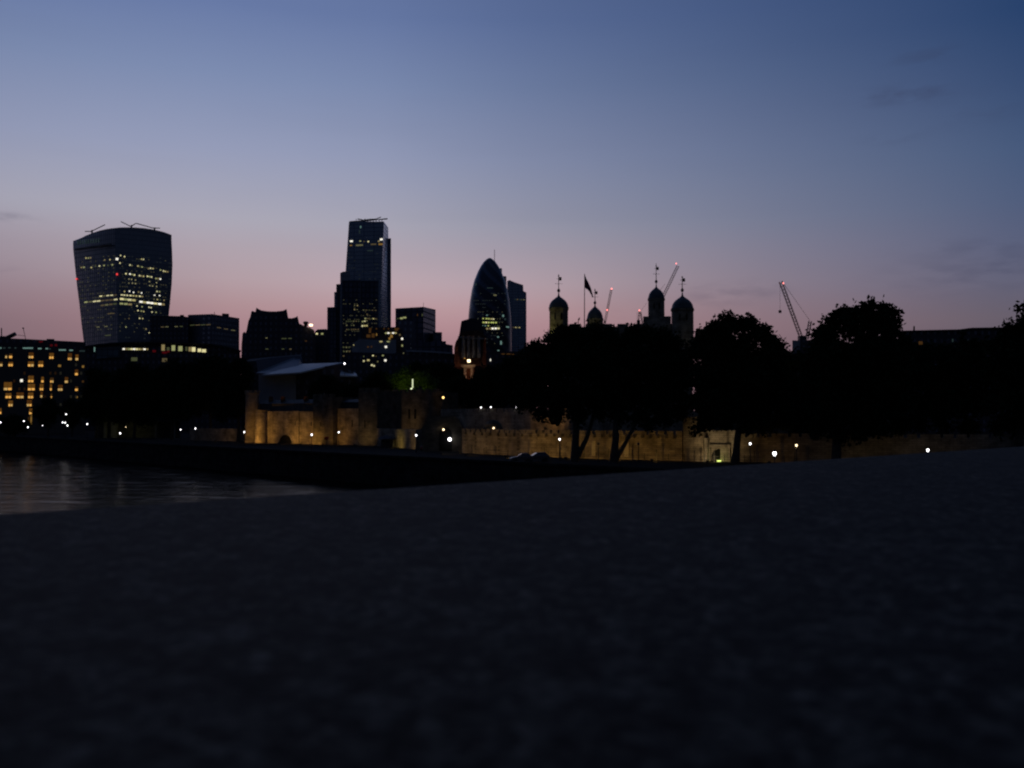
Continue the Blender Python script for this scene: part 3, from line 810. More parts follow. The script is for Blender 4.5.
# ---- rounded tower
D = 1150.0
cx = P(489.6, 300, D).x
t = root('rounded_tower', 'bullet shaped glass tower with diamond lattice and a patch of yellow windows', 'office tower', (cx, D, WHARF))
k = D / F
pr = [(432, 18.3), (400, 20.2), (370, 21.4), (345, 22.0), (330, 21.9), (316, 21.3), (302, 19.9), (290, 17.9), (281, 15.6), (272, 12.0), (266, 8.8), (262, 6.0), (259.5, 3.4), (258.2, 1.4), (257.9, .3)]
bm = bmesh.new(); lathe(bm, (cx, D, 0), [(r * k, Z(py, D)) for py, r in pr], 48)
b1 = mesh_obj('facade', bm, M_lattice, t)
for p_ in b1.data.polygons: p_.use_smooth = True
bv = bvh_of([b1])
W = [(483.2, 318.5, 1.3, 1.1, E_lime), (487, 315.2, 1.5, 1, E_teal)]
W += row(485, 495, 318.6, 319.2, 4, 1.7, 1.2, [E_lime, E_lime, E_yellow]) + row(480.5, 497, 322.4, 322.6, 7, 1.6, 1.4, [E_lime, E_yellow, E_lime])
W += row(481, 499, 325.6, 326.1, 6, 1.3, 1.0, [E_lime, E_yellow_dim, E_teal], .8) + row(486, 499.5, 328.7, 328.4, 5, 2.1, 1.7, [E_white, E_yellow])
W += [(481.6, 328.5, 1, 1, E_lime), (503, 315.8, 1.4, 2.2, E_teal), (505, 319.2, 1.2, 1.8, E_teal_dim), (507.5, 327, 2.6, 1.2, E_teal), (498, 337, 1.6, 1.3, E_teal), (500.9, 342.8, 1.3, 3.6, E_teal), (498.3, 351, 1.7, 2, E_teal), (495, 295.2, 3, 1.4, E_yellow_dim), (490, 288, 6, .8, E_teal_dim), (476, 284.5, 1, 2.2, E_teal_dim)]
add_windows(t, bv, W, 'window', .5)

dim_windows(t, bv, scatter(474, 506, 290, 350, 3.5, 2.2, .28, 1.3, .8), E_f2)
dim_windows(t, bv, scatter(478, 504, 312, 345, 3.5, 2.4, .25, 1.1, .8), E_f1)
D = 1420.0
t = root('tower_behind', 'stepped dark tower with a thin mast half hidden behind the rounded tower', 'office tower', (X(499, D), D, WHARF))
plain_block(t, 'wall', F_navy, [(485, base_py(D)), (485, 275), (493, 266), (497.6, 265.6), (498.2, 268), (502, 268.4), (502, 276), (506.4, 276.2), (506.4, base_py(D))], D, 35)
bm = bmesh.new(); tube(bm, P(494.5, 268, D + 10), P(494.5, 249.5, D + 10), .42); mesh_obj('mast', bm, M_steel_dark, t)
D = 1050.0
t = root('slanted_roof_tower', 'blue tower with sloping stepped roof immediately right of the rounded tower', 'office tower', (X(516, D), D, WHARF))
b1 = plain_block(t, 'wall', F_blue, [(507.2, base_py(D)), (507.2, 281), (509.5, 280), (514, 282), (523.2, 285), (523.4, 291), (526.4, 292.6), (526.4, base_py(D))], D + 300, 40)
bv = bvh_of([b1])
W = row(514, 525, 299.4, 299.8, 5, 1.4, .9, [E_yellow_dim, E_teal_dim]) + row(512.5, 520.5, 327.4, 327.6, 4, 1.2, .9, [E_yellow_dim, E_yellow]) 
add_windows(t, bv, W, 'window', .4)

# ---- classical stone building with tower
D = 430.0
t = root('classical_stone_tower', 'broad stepped classical stone tower with warm lit portico below the rounded tower', 'building', (X(472, D), D, WHARF))
b1 = plain_block(t, 'wall', M_brick, [(454, base_py(D)), (454.2, 348), (455.6, 342), (458.5, 337), (459.8, 332), (478, 330), (484, 334), (486, 342), (487, base_py(D))], D, 22)
plain_block(t, 'attic', M_slate, [(459.5, 333), (460.8, 324), (461.5, 321), (467, 319.4), (471, 318), (482, 320), (483.5, 332)], D + 5, 14)
for x in (463.5, 468.6, 473.6, 478.8):
    bm = bmesh.new(); c = P(x, 345, D - 1.3)
    lathe(bm, c, [(.85, Z(358, D)), (.75, Z(340, D)), (.7, Z(337, D)), (.95, Z(336.2, D))], 12)
    mesh_obj('column', bm, M_stone_pale, t)
plain_block(t, 'portico', M_stone_pale, [(463.5, 367.6), (460.8, 366), (460.8, 364.6), (475.5, 364.6), (475.5, 366), (473.5, 367.6)], D - 6, 5.5)
for x in (465.2, 471.8):
    plain_block(t, 'pier', M_stone_pale, [(x - 1.3, 388), (x - 1.3, 367.8), (x + 1.3, 367.8), (x + 1.3, 388)], D - 5.8, 1.2)
plain_block(t, 'ledge', M_stone_pale, [(458, 338), (458, 336.3), (486, 338), (486, 339.6)], D - 2, 2)
bv = bvh_of([b1])
add_windows(t, bv, [(464.6, 357, .9, 3.6, E_amber_hot), (461.5, 354, .8, 2, E_amber_dim)], 'window', .2)
bm = bmesh.new(); box(bm, X(467.3, D - 8), X(470.3, D - 8), D - 8.4, D - 7.6, Z(362.3, D - 8), Z(359.6, D - 8)); mesh_obj('lamp', bm, E_lamp_warm, t)
D = 470.0
t = root('low_orange_lit_block', 'low dark block with a dim orange strip right of the classical tower', 'building', (X(510, D), D, WHARF))
b1 = plain_block(t, 'wall', F_slate, [(486, base_py(D)), (486, 352), (497, 351), (532, 352), (532, base_py(D))], D, 20)
bv = bvh_of([b1])
add_windows(t, bv, [(506, 354, 9, 1.0, E_amber_dim), (513, 354.2, 3, .8, E_amber_dim), (490.4, 360, .9, 2.2, E_white), (517, 350.5, .8, 2, E_amber_dim)], 'window', .3)

# ---- far right long building and block under the crane
D = 420.0
t = root('long_flat_building', 'long flat roofed building on the right horizon behind the trees', 'building', (X(955, D), D, WHARF))
b1 = plain_block(t, 'wall', F_slate, [(902, base_py(D)), (902, 331.6), (912, 331.2), (940, 330.9), (959, 330), (972, 328.4), (996, 328.2), (1060, 327), (1060, base_py(D))], D, 40)
bm = bmesh.new(); prism(bm, [(902, 331.5), (902, 330.6), (959, 329.3), (972, 327.7), (1060, 326.3), (1060, 327.2), (972, 328.8), (959, 330.4)], D - 1, 42); mesh_obj('roof_edge', bm, M_slate, t)
plain_block(t, 'chimney', M_brick, [(913, 331.2), (913.4, 326), (914.8, 326), (915, 331.2)], D + 5, 3)
bv = bvh_of([b1])
add_windows(t, bv, [(920.5, 343, 3.6, 3.2, E_amber_dim), (919.5, 349, 3, 3, E_amber_dim), (962.5, 347.6, 1.2, 1.8, E_teal), (968.5, 341.5, 1.4, 3, E_teal_dim), (952.5, 340.5, 1.2, 3, E_teal_dim), (990.5, 350.4, 1.4, 1.4, E_amber_dim)], 'window', .3)
D = 500.0
t = root('site_block', 'small pale block below the leaning crane between two big trees', 'building', (X(802, D), D, WHARF))
plain_block(t, 'wall', M_render, [(792.3, base_py(D)), (792.3, 340.3), (800, 340.6), (800, base_py(D))], D, 14)
plain_block(t, 'rear_block', F_slate, [(800, base_py(D)), (800, 340), (822, 340), (822, base_py(D))], D + 4, 14)

D = 270.0
t = root('barracks_range', 'long dark stone range glimpsed through gaps in the trees right of the keep', 'castle building', (X(800, D), D, WHARF))
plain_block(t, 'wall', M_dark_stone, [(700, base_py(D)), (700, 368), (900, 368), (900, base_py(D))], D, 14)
plain_block(t, 'roof', M_slate, [(699, 367.8), (704, 360), (896, 360), (901, 367.8)], D - .5, 15)
# ------------------------------------------------------------------ cranes
def lattice(bm, a, b, w, n, r):
    a = Vector(a); b = Vector(b); dd = (b - a).normalized()
    u = dd.cross(Vector((0, 1, 0))).normalized() * w / 2; v = Vector((0, 1, 0)) * w / 2
    cs = [u + v, u - v, -u - v, -u + v]
    for c in cs: tube(bm, a + c, b + c, r, n=4)
    for i in range(n):
        p = a.lerp(b, i / n); q = a.lerp(b, (i + 1) / n)
        for j in range(4):
            tube(bm, p + cs[j], q + cs[(j + 1) % 4], r * .6, n=3)
def crane(label, D, boom, cab, mast_to, counter=None, lights=(), hook=None, w=1.8, tie=None):
    t = root('tower_crane', label, 'crane', (X(cab[0], D), D, WHARF), 'tower cranes on the horizon')
    bm = bmesh.new(); lattice(bm, P(cab[0], cab[1], D), Vector((X(cab[0], D), D, WHARF)), w, 22, .16); mesh_obj('mast', bm, M_steel_dark, t)
    bm = bmesh.new(); lattice(bm, P(*boom[0], D), P(*boom[1], D), w * .8, 18, .17); mesh_obj('jib', bm, M_steel, t)
    bm = bmesh.new(); c = P(cab[0], cab[1], D); box(bm, c.x - w, c.x + w, c.y - w, c.y + w, c.z - 2.0, c.z + 1.4); mesh_obj('cab', bm, M_steel_dark, t)
    if counter:
        bm = bmesh.new()
        for a, b in zip(counter[:-1], counter[1:]): lattice(bm, P(*a, D), P(*b, D), w * .7, 6, .17)
        mesh_obj('counter_frame', bm, M_steel, t)
    if tie:
        bm = bmesh.new()
        for a, b in tie: tube(bm, P(*a, D), P(*b, D), .10, n=4)
        mesh_obj('tie_rope', bm, M_steel_dark, t)
    if hook:
        bm = bmesh.new(); tube(bm, P(hook[0], hook[1], D), P(hook[0], hook[2], D), .07, n=4); c = P(hook[0], hook[2], D); box(bm, c.x - .7, c.x + .7, c.y - .4, c.y + .4, c.z - .9, c.z + .6)
        mesh_obj('hook', bm, M_steel_dark, t)
    for x, y, s in lights:
        bm = bmesh.new(); c = P(x, y, D - 1.6); bmesh.ops.create_icosphere(bm, subdivisions=1, radius=s * D / F, matrix=Matrix.Translation(c)); mesh_obj('warning_light', bm, emit('crane_red', (1, .22, .2), 3.0), t)
    return t
crane('distant crane with steep jib and two red lamps right of the flagpole', 700, ((604.3, 326), (611.3, 289.5)), (604.3, 326), 340, lights=((611.6, 288.7, .8), (607.2, 310.0, .8)), w=1.6)
crane('small crane peak with a red lamp left of the tallest turret', 760, ((640.5, 312), (643.5, 330)), (638.5, 322), 340, counter=((637.5, 330), (639.3, 311)), lights=((639.4, 310.4, .8),), tie=(((641, 311), (647.3, 302)), ((637, 312), (637, 326))), w=1.2)
crane('crane whose jib leans right between the two right hand turrets', 640, ((662.5, 298), (678, 265.8)), (661, 306), 340, lights=((676.2, 263.5, .7),), tie=(((665, 284), (656, 296)),), w=1.9)
crane('large crane with jib leaning left and dangling hook over the right trees', 520, ((801.5, 338.5), (780.6, 281.5)), (802.2, 338.5), 345, counter=((806.8, 339), (810.2, 321)), lights=((783.4, 283.2, .8),), hook=(780.0, 282, 311.3), tie=(((784, 284), (809.8, 320.5)),), w=1.9)

# ------------------------------------------------------------------ castle keep
D = 232.0
kg = -5.5
t = root('castle_keep', 'square stone castle keep with four domed corner turrets rising behind the trees', 'castle keep', (X(622, D), D, WHARF))
bm = bmesh.new()
NE = P(656.3, 325, D + 24); NWk = P(558.5, 325, D + 8); SWp = P(595, 325, D + 26); SEp = P(682.5, 325, D)
zt = Z(329.5, D + 10)
kl = X(553, D + 9); kr = X(688, D + 9)
box(bm, kl, kr, D + 3, D + 31, WHARF, zt)
# string course, crenellated parapet, flat buttresses
for xx in np.linspace(kl + 1.5, kr - 3, 9):
    box(bm, xx, xx + 1.4, D + 2.5, D + 3.0, WHARF, zt - 1)
battlements(bm, (kl, D + 3), (kr, D + 3), 0.7, zt, .75, 2.6, 1.3)
battlements(bm, (kl, D + 30), (kr, D + 30), 0.7, zt, .75, 2.6, 1.3)
kb = mesh_obj('wall', bm, M_stone, t)
# raised parapet pieces seen beside the tall turret
bm = bmesh.new(); prism(bm, [(643.2, 330), (643.2, 316.4), (671, 316.2), (671, 330)], D + 20, 3)
mesh_obj('parapet', bm, M_stone, t)
def turret(px, D, half, py_base, py_eave, py_tip, py_ball, py_top, octag=False, lit=None):
    k = D / F
    c = P(px, py_eave, D)
    ze = c.z; r = half * k
    bm = bmesh.new()
    n = 8 if octag else 24
    zb = Z(py_base, D)
    r *= 1.06 if octag else 1.0
    lathe(bm, c, [(r, zb), (r, ze - .6), (r * 1.07, ze - .45), (r * 1.07, ze), (r * .9, ze + .01)], n, math.pi / n)
    tb = mesh_obj('turret', bm, M_stone, t)
    # arched window recesses
    for ang in (-2.0, -1.35):
        wx = c.x + math.cos(ang) * r * .99; wy = c.y + math.sin(ang) * r * .99
        nn = Vector((math.cos(ang), math.sin(ang), 0)); s = Vector((-nn.y, nn.x, 0))
        bm = bmesh.new()
        for (z0, z1) in ((ze - 3.0, ze - 1.3),):
            q = [Vector((wx, wy, 0)) + s * a + nn * b for a, b in ((-.17, -.25), (.17, -.25), (.17, .06), (-.17, .06))]
            loft(bm, [[v + Vector((0, 0, z0)) for v in q], [v + Vector((0, 0, z1 - .25)) for v in q], [Vector((wx, wy, z1)) + (v - Vector((wx, wy, 0))) * .35 for v in q]])
        mesh_obj('window', bm, M_void, tb)
    H = Z(py_tip, D) - ze
    prof = [(1.06, 0), (1.08, .04), (1.02, .09), (1.0, .2), (.93, .36), (.82, .50), (.66, .64), (.46, .76), (.28, .86), (.15, .94), (.08, 1.03), (.06, 1.2)]
    bm = bmesh.new(); lathe(bm, c, [(max(.08, a * r * .97), ze + .02 + b * H) for a, b in prof], 24)
    cap = mesh_obj('cap', bm, M_lead, tb, True)
    bm = bmesh.new()
    zball = Z(py_ball, D); zt_ = Z(py_top, D)
    lathe(bm, c, [(.08, ze + H), (.10, zball - .5), (.30, zball - .28), (.42, zball), (.30, zball + .28), (.1, zball + .5), (.07, zt_)], 10)
    # cross arms and swinging vane
    zc = zball + (zt_ - zball) * .42
    for a in (0, 1.57):
        tube(bm, (c.x - math.cos(a) * .95, c.y - math.sin(a) * .95, zc), (c.x + math.cos(a) * .95, c.y + math.sin(a) * .95, zc), .05, n=4)
    zf = zball + (zt_ - zball) * .72
    box(bm, c.x + .1, c.x + .72, c.y - .04, c.y + .04, zf - .42, zf + .42)
    box(bm, c.x - .5, c.x - .0, c.y - .03, c.y + .03, zf - .05, zf + .05)
    lathe(bm, c, [(.05, zf + .5), (.2, zf + .62), (.2, zf + .75), (.05, zf + .9)], 8)
    mesh_obj('weather_vane', bm, M_iron, tb)
    return c
tl = [turret(558.7, D + 3, 9.3, 345, 308.4, 295.8, 290.6, 274.2, True),
      turret(595.0, D + 29, 8.0, 340, 319.0, 306.2, 302.8, 288.8),
      turret(656.3, D + 26, 8.1, 345, 298.8, 287.0, 281.6, 263.4),
      turret(682.4, D + 3, 10.9, 350, 309.2, 295.8, 290.2, 276.0)]
# flagpole with hanging flag
D2 = D + 14
t = root('flagpole', 'tall flagpole with a limp flag between the left turrets', 'flagpole', (X(584.7, D2), D2, zt))
bm = bmesh.new(); tube(bm, (X(584.6, D2), D2, zt), P(584.6, 273.6, D2), .13, .08, 8); mesh_obj('pole', bm, M_iron, t)
bm = bmesh.new(); bm2 = bmesh.new()
top_e = [(584.8, 274.6), (586.5, 278.5), (588.6, 283), (590.8, 288), (592.6, 293.5), (593.3, 297.5)]
bot_e = [(584.8, 287.5), (586.0, 288.5), (587.4, 289.6), (589.2, 291.5), (591.4, 294.8), (592.4, 297.4)]
def ribbon(bmx, f0, f1, off):
    rt = []; rb = []
    for i, (a, b) in enumerate(zip(top_e, bot_e)):
        va = P(*a, D2); vb = P(*b, D2); w = Vector((0, .35 * math.sin(i * 1.9) + off, 0))
        rt.append((va.lerp(vb, f0) + w)); rb.append((va.lerp(vb, f1) + w))
    for s in (0, .05):
        vs0 = [bmx.verts.new(v + Vector((0, s, 0))) for v in rt]; vs1 = [bmx.verts.new(v + Vector((0, s, 0))) for v in rb]
        for i in range(len(rt) - 1): bmx.faces.new((vs0[i], vs0[i + 1], vs1[i + 1], vs1[i]))
ribbon(bm, 0, 1, 0); fl = mesh_obj('flag', bm, M_cloth, t)
ribbon(bm2, .38, .62, -.06); mesh_obj('stripe', bm2, M_cloth_red, fl)

# ------------------------------------------------------------------ castle outer works
def slot(bm, c, s, nn, w, h_):
    q = [c + s * a + nn * b for a, b in ((-w / 2, -.2), (w / 2, -.2), (w / 2, .05), (-w / 2, .05))]
    loft(bm, [[v - Vector((0, 0, h_ / 2)) for v in q], [v + Vector((0, 0, h_ / 2)) for v in q]])

t = root('river_gatehouse', 'long floodlit stone gatehouse with a low dark river arch and round corner tower', 'castle gatehouse', (X(300, 255), 255, WHARF))
fl_ = {}
def gline(px):   # front line of the gatehouse in plan
    D = float(np.interp(px, [245, 300, 358, 378], [272, 256, 243, 239]))
    return D
def gp(px, off=0):
    D = gline(px) + off; return (X(px, D), D)
# main wall pieces
bm = bmesh.new()
for a, b, py in ((258, 299, 411.2), (299.6, 313, 411.5)):
    Dm = (gline(a) + gline(b)) / 2
    oriented_box(bm, gp(a, 1), gp(b, 1), 8, WHARF, Z(py, Dm))
wall_main = mesh_obj('wall', bm, M_stone, t)
bm = bmesh.new(); oriented_box(bm, gp(333, 1), gp(358.5, 1), 8, WHARF, Z(408.6, 246)); wr = mesh_obj('right_wall', bm, M_stone, t)
bm = bmesh.new(); oriented_box(bm, gp(313, -1.5), gp(333, -1.5), 9, WHARF, Z(397, 248)); battlements(bm, gp(313, -1.5), gp(333, -1.5), .8, Z(397, 248), .8, 1.2, .7)
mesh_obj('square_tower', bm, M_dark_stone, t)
# rounded bastion and corner turret, right tower
c = gp(265, 3.2)
bm = bmesh.new(); lathe(bm, (c[0], c[1], 0), [(4.2, WHARF), (4.0, WHARF + 1.5), (3.9, Z(411, 265)), (4.05, Z(410.6, 265)), (4.05, Z(409.8, 265))], 28, sx=.62)
mesh_obj('round_bastion', bm, M_stone, t)
c = gp(252.3, 2.0); r = 6.6 * 270 / F
bm = bmesh.new(); zt2 = Z(394, 268); lathe(bm, (c[0], c[1], 0), [(r, WHARF), (r, zt2), (r * 1.08, zt2 + .2), (r * 1.08, zt2 + .5)], 24)
for i in range(8):
    a = i * math.pi / 4; q = Vector((c[0] + math.cos(a) * r * .98, c[1] + math.sin(a) * r * .98, 0)); box(bm, q.x - .35, q.x + .35, q.y - .35, q.y + .35, zt2 + .5, zt2 + 1.1)
ct = mesh_obj('corner_turret', bm, M_stone, t)
bm = bmesh.new(); oriented_box(bm, gp(358.6, -1), gp(377.4, -1), 9, WHARF, Z(391, 240)); battlements(bm, gp(358.6, -1), gp(377.4, -1), .8, Z(391, 240), .8, 1.2, .7)
oriented_box(bm, gp(358.2, -1.2), gp(377.8, -1.2), .19, Z(393.4, 240), Z(392.6, 240))
mesh_obj('right_tower', bm, M_dark_stone, t)
# timber storey and roof set back above the wall
bm = bmesh.new(); oriented_box(bm, gp(259.5, 3), gp(313, 3), 6, Z(411.8, 262), Z(403.5, 262)); oriented_box(bm, gp(333.5, 3), gp(358, 3), 6, Z(409, 246), Z(402, 246))
mesh_obj('upper_storey', bm, M_slate, t)
bm = bmesh.new()
for a, b, py0, py1, dm in ((258, 314, 403.6, 399.5, 262), (333, 358.5, 402.1, 399, 246)):
    A0 = Vector((*gp(a, 2.6), 0)); B0 = Vector((*gp(b, 2.6), 0)); A1 = Vector((*gp(a, 9.4), 0)); B1 = Vector((*gp(b, 9.4), 0)); Am = (A0 + A1) / 2; Bm = (B0 + B1) / 2
    z0 = Z(py0, dm) + .01; z1 = Z(py1, dm)
    vs = [bm.verts.new(v) for v in (A0 + Vector((0, 0, z0)), B0 + Vector((0, 0, z0)), B1 + Vector((0, 0, z0)), A1 + Vector((0, 0, z0)), Am + Vector((0, 0, z1)), Bm + Vector((0, 0, z1)))]
    for f in ((0, 1, 5, 4), (2, 3, 4, 5), (0, 4, 3), (1, 2, 5), (0, 3, 2, 1)): bm.faces.new([vs[i] for i in f])
mesh_obj('roof', bm, M_slate, t)
for x in (271, 283, 306, 340):
    bm = bmesh.new(); c = gp(x, 5); dz = Z(399, c[1]); box(bm, c[0] - .5, c[0] + .5, c[1] - .5, c[1] + .5, dz - 1.2, dz + .7); mesh_obj('chimney', bm, M_brick, t)
# river arch
dA = Vector((*gp(294, 0), 0)) - Vector((*gp(278, 0), 0)); s = dA.normalized(); nn = Vector((s.y, -s.x, 0))
cc = Vector((*gp(286.5, 1), 0)); rr = 2.95
bm = bmesh.new(); ring = []
for i in range(17):
    a = math.pi * i / 16; ring.append(cc + s * rr * math.cos(a) + Vector((0, 0, WHARF + .02 + rr * .82 * math.sin(a))))
f = [bm.verts.new(v + nn * .12) for v in ring]; b_ = [bm.verts.new(v - nn * .4) for v in ring]
bm.faces.new(f); bm.faces.new(b_[::-1])
for i in range(16): bm.faces.new((f[i], f[i + 1], b_[i + 1], b_[i]))
arch = mesh_obj('water_gate_arch', bm, M_void, t)
bm = bmesh.new()
for i in range(16):
    v0, v1 = ring[i] - cc, ring[i + 1] - cc
    z = Vector((0, 0, WHARF))
    a0 = cc + v0; a1 = cc + v1; b0 = cc + z + (v0 - z) * 1.12; b1_ = cc + z + (v1 - z) * 1.12
    loft(bm, [[a0 + nn * .3, a1 + nn * .3, b1_ + nn * .3, b0 + nn * .3], [a0 - nn * .1, a1 - nn * .1, b1_ - nn * .1, b0 - nn * .1]])
mesh_obj('arch_ring', bm, M_stone_pale, arch)
# arrow slits
for x, y, off in ((255.8, 423.4, -1.15), (260.6, 423.2, -.7), (276.5, 422.5, 1), (281.5, 424, 1), (285, 424, 1), (288.5, 424, 1), (295.5, 423.5, 1), (311.5, 424, 1), (336.5, 424, 1), (352.5, 423.5, 1), (321, 424, -1.5), (365, 424, -1)):
    c2 = gp(x, off); bm = bmesh.new(); slot(bm, Vector((c2[0], c2[1], Z(y, c2[1]))), s, nn, .35 if x < 270 or x > 333 else .28, 1.9 if x < 270 or x > 333 else 1.1); mesh_obj('arrow_slit', bm, M_void, t)
bm = bmesh.new(); c2 = gp(299.3, .9); tube(bm, (c2[0], c2[1], WHARF), (c2[0], c2[1], Z(412, 256)), .1); mesh_obj('drainpipe', bm, M_iron, t)

# pale modern building behind
D = 330.0
t = root('pale_roofed_building', 'modern building with pale slanting metal roofs behind the floodlit gatehouse', 'building', (X(300, D), D, WHARF))
plain_block(t, 'wall', M_render, [(258.5, base_py(D)), (258.5, 374.6), (296, 373.6), (296, base_py(D))], D, 30)
plain_block(t, 'right_wall', F_slate, [(296, base_py(D)), (296, 370), (342.5, 364), (357, 376), (357, base_py(D))], D + 2, 26)
def slope_roof(t, name, pts, mat):
    """pts: (px, py, D) quad, made 0.5 m thick."""
    q = [P(*p_) for p_ in pts]
    bm = bmesh.new(); loft(bm, [[v - Vector((0, 0, .5)) for v in q], q]); return mesh_obj(name, bm, mat, t)
M_roof_lit = M_roof_pale
M_zinc = noise_mat('zinc_cladding', (.13, .145, .19), (.17, .185, .23), .1, .5)
slope_roof(t, 'roof', [(256, 372.6, 326), (296, 374.2, 326), (303.5, 363.5, 352), (300.5, 354.6, 354)], M_zinc)
bm = bmesh.new(); prism(bm, [(243, 361.6), (243, 360), (271, 357), (300, 354.6), (300, 355.6), (272, 359.4)], 352, 2); mesh_obj('roof_edge', bm, M_roof_pale, t)
plain_block(t, 'roof_screen', M_zinc, [(258, 374), (256, 359.8), (271, 357.8), (300, 355.4), (303.5, 363), (304, 368), (280, 373)], 350, 2)
slope_roof(t, 'roof', [(262, 374.6, 324), (300, 372.2, 324), (343, 362.4, 338), (302, 363.8, 344)], M_roof_pale)
slope_roof(t, 'roof', [(340, 375.2, 325), (357.5, 375.6, 325), (356, 373.2, 335), (341.5, 369.5, 335)], M_roof_pale)
# plain crenellated inner ward buildings, x 375-440
t = root('inner_ward_range', 'dim crenellated stone range above the low wall in mid picture', 'castle range', (X(408, 268), 268, WHARF))
D = 268.0
bm = bmesh.new(); oriented_box(bm, (X(376, D), D), (X(438.5, D - 12), D - 12), 9, WHARF, Z(393.2, D)); battlements(bm, (X(376, D), D), (X(438.5, D - 12), D - 12), .8, Z(393.2, D), .9, 1.7, 1.1)
mesh_obj('wall', bm, M_dark_stone, t)
bm = bmesh.new(); lathe(bm, P(437, 400, D - 10), [(2.0, WHARF), (2.0, Z(397.5, D)), (2.2, Z(396.8, D)), (2.2, Z(392.4, D))], 16); mesh_obj('stair_turret', bm, M_dark_stone, t)
for x in (386, 394, 410, 416):
    bm = bmesh.new(); Dd = D - 12 * (x - 376) / 62.5 - .15; c2 = P(x, 414, Dd); box(bm, c2.x - .5, c2.x + .5, c2.y - .05, c2.y + .3, c2.z - 1.3, c2.z + 1.3); mesh_obj('window', bm, M_void, t)
bm = bmesh.new(); c2 = P(443.2, 397.5, D - 16); bmesh.ops.create_icosphere(bm, subdivisions=2, radius=.30, matrix=Matrix.Translation(c2)); tube(bm, c2, c2 + Vector((-.3, .8, .1)), .05)
mesh_obj('wall_lamp', bm, emit('amber_lamp', (1, .62, .2), 3.0), t)
l = bpy.data.lights.new('lamp_light', 'POINT'); l.energy = 28; l.color = (1, .5, .12); l.shadow_soft_size = .3
o = bpy.data.objects.new('lamp_light', l); link(o, t); o.location = c2 + Vector((-1.2, -1.2, 0)) - t.location

# outer wall line in plan
OW = [(377, 238), (415, 213), (460, 191), (530, 172), (600, 162.5), (683, 155), (740, 151), (820, 147), (930, 142), (1024, 139), (1090, 136)]
def ow(px, off=0):
    D = float(np.interp(px, [a for a, b in OW], [b for a, b in OW])) + off
    return (X(px, D), D)
def wall_run(bm, xs, thick, z1, off=0, merl=True, h_=.6, w=1.1, gap=.45, z0=WHARF):
    for a, b in zip(xs[:-1], xs[1:]):
        oriented_box(bm, ow(a, off), ow(b, off), thick, z0, z1)
        if merl: battlements(bm, ow(a, off), ow(b, off), min(thick, .6), z1, h_, w, gap)
t = root('low_outer_wall', 'low olive lit outer wall running left of the arched gate tower', 'castle wall', (*ow(395), WHARF))
bm = bmesh.new(); wall_run(bm, [377.5, 395, 416], 1.4, -2.3 - .6 + .3, merl=False); mesh_obj('wall', bm, M_stone, t)
# gate tower with pointed arch
t = root('arched_gate_tower', 'stone gate tower with a tall dark pointed archway and lamp inside', 'castle gate', (*ow(440), WHARF))
Dg = ow(440)[1]
bm = bmesh.new(); x0 = X(423, Dg); x1 = X(462, Dg); zt3 = Z(416, Dg)
ol3 = [(x0, WHARF), (x0, Z(426, Dg)), (X(428, Dg), Z(424, Dg)), (X(428, Dg), Z(418, Dg)), (X(431, Dg), zt3), (X(456, Dg), zt3), (X(459, Dg), Z(419, Dg)), (X(462, Dg), Z(426, Dg)), (x1, WHARF)]
fv = [bm.verts.new((a, Dg - 1, b)) for a, b in ol3]; bv_ = [bm.verts.new((a, Dg + 6, b)) for a, b in ol3]
bm.faces.new(fv); bm.faces.new(bv_[::-1])
for i in range(len(fv)): bm.faces.new((fv[i], fv[(i + 1) % len(fv)], bv_[(i + 1) % len(fv)], bv_[i]))
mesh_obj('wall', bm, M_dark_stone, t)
bm = bmesh.new(); hw = 6.3 * Dg / F; cxg = X(446, Dg); zs = Z(433.5, Dg); ztp = Z(427, Dg)
pp = [(-hw, WHARF + .02), (-hw, zs), (-hw * .8, zs + (ztp - zs) * .5), (-hw * .4, zs + (ztp - zs) * .85), (0, ztp), (hw * .4, zs + (ztp - zs) * .85), (hw * .8, zs + (ztp - zs) * .5), (hw, zs), (hw, WHARF + .02)]
fv = [bm.verts.new((cxg + a, Dg - 1.12, b)) for a, b in pp]; bv_ = [bm.verts.new((cxg + a, Dg - .7, b)) for a, b in pp]
bm.faces.new(fv); bm.faces.new(bv_[::-1])
for i in range(len(fv)): bm.faces.new((fv[i], fv[(i + 1) % len(fv)], bv_[(i + 1) % len(fv)], bv_[i]))
ar = mesh_obj('archway', bm, M_void, t)
for x, y, r_, m in ((443.5, 429.6, .22, E_lamp_warm), (449.7, 439.4, .38, E_lamp)):
    bm = bmesh.new(); bmesh.ops.create_icosphere(bm, subdivisions=2, radius=r_, matrix=Matrix.Translation(P(x, y, Dg - 1.7)))
    tube(bm, P(x, y, Dg - 1.7), P(x, y, Dg - 1.1), .05); mesh_obj('lamp', bm, m, ar)
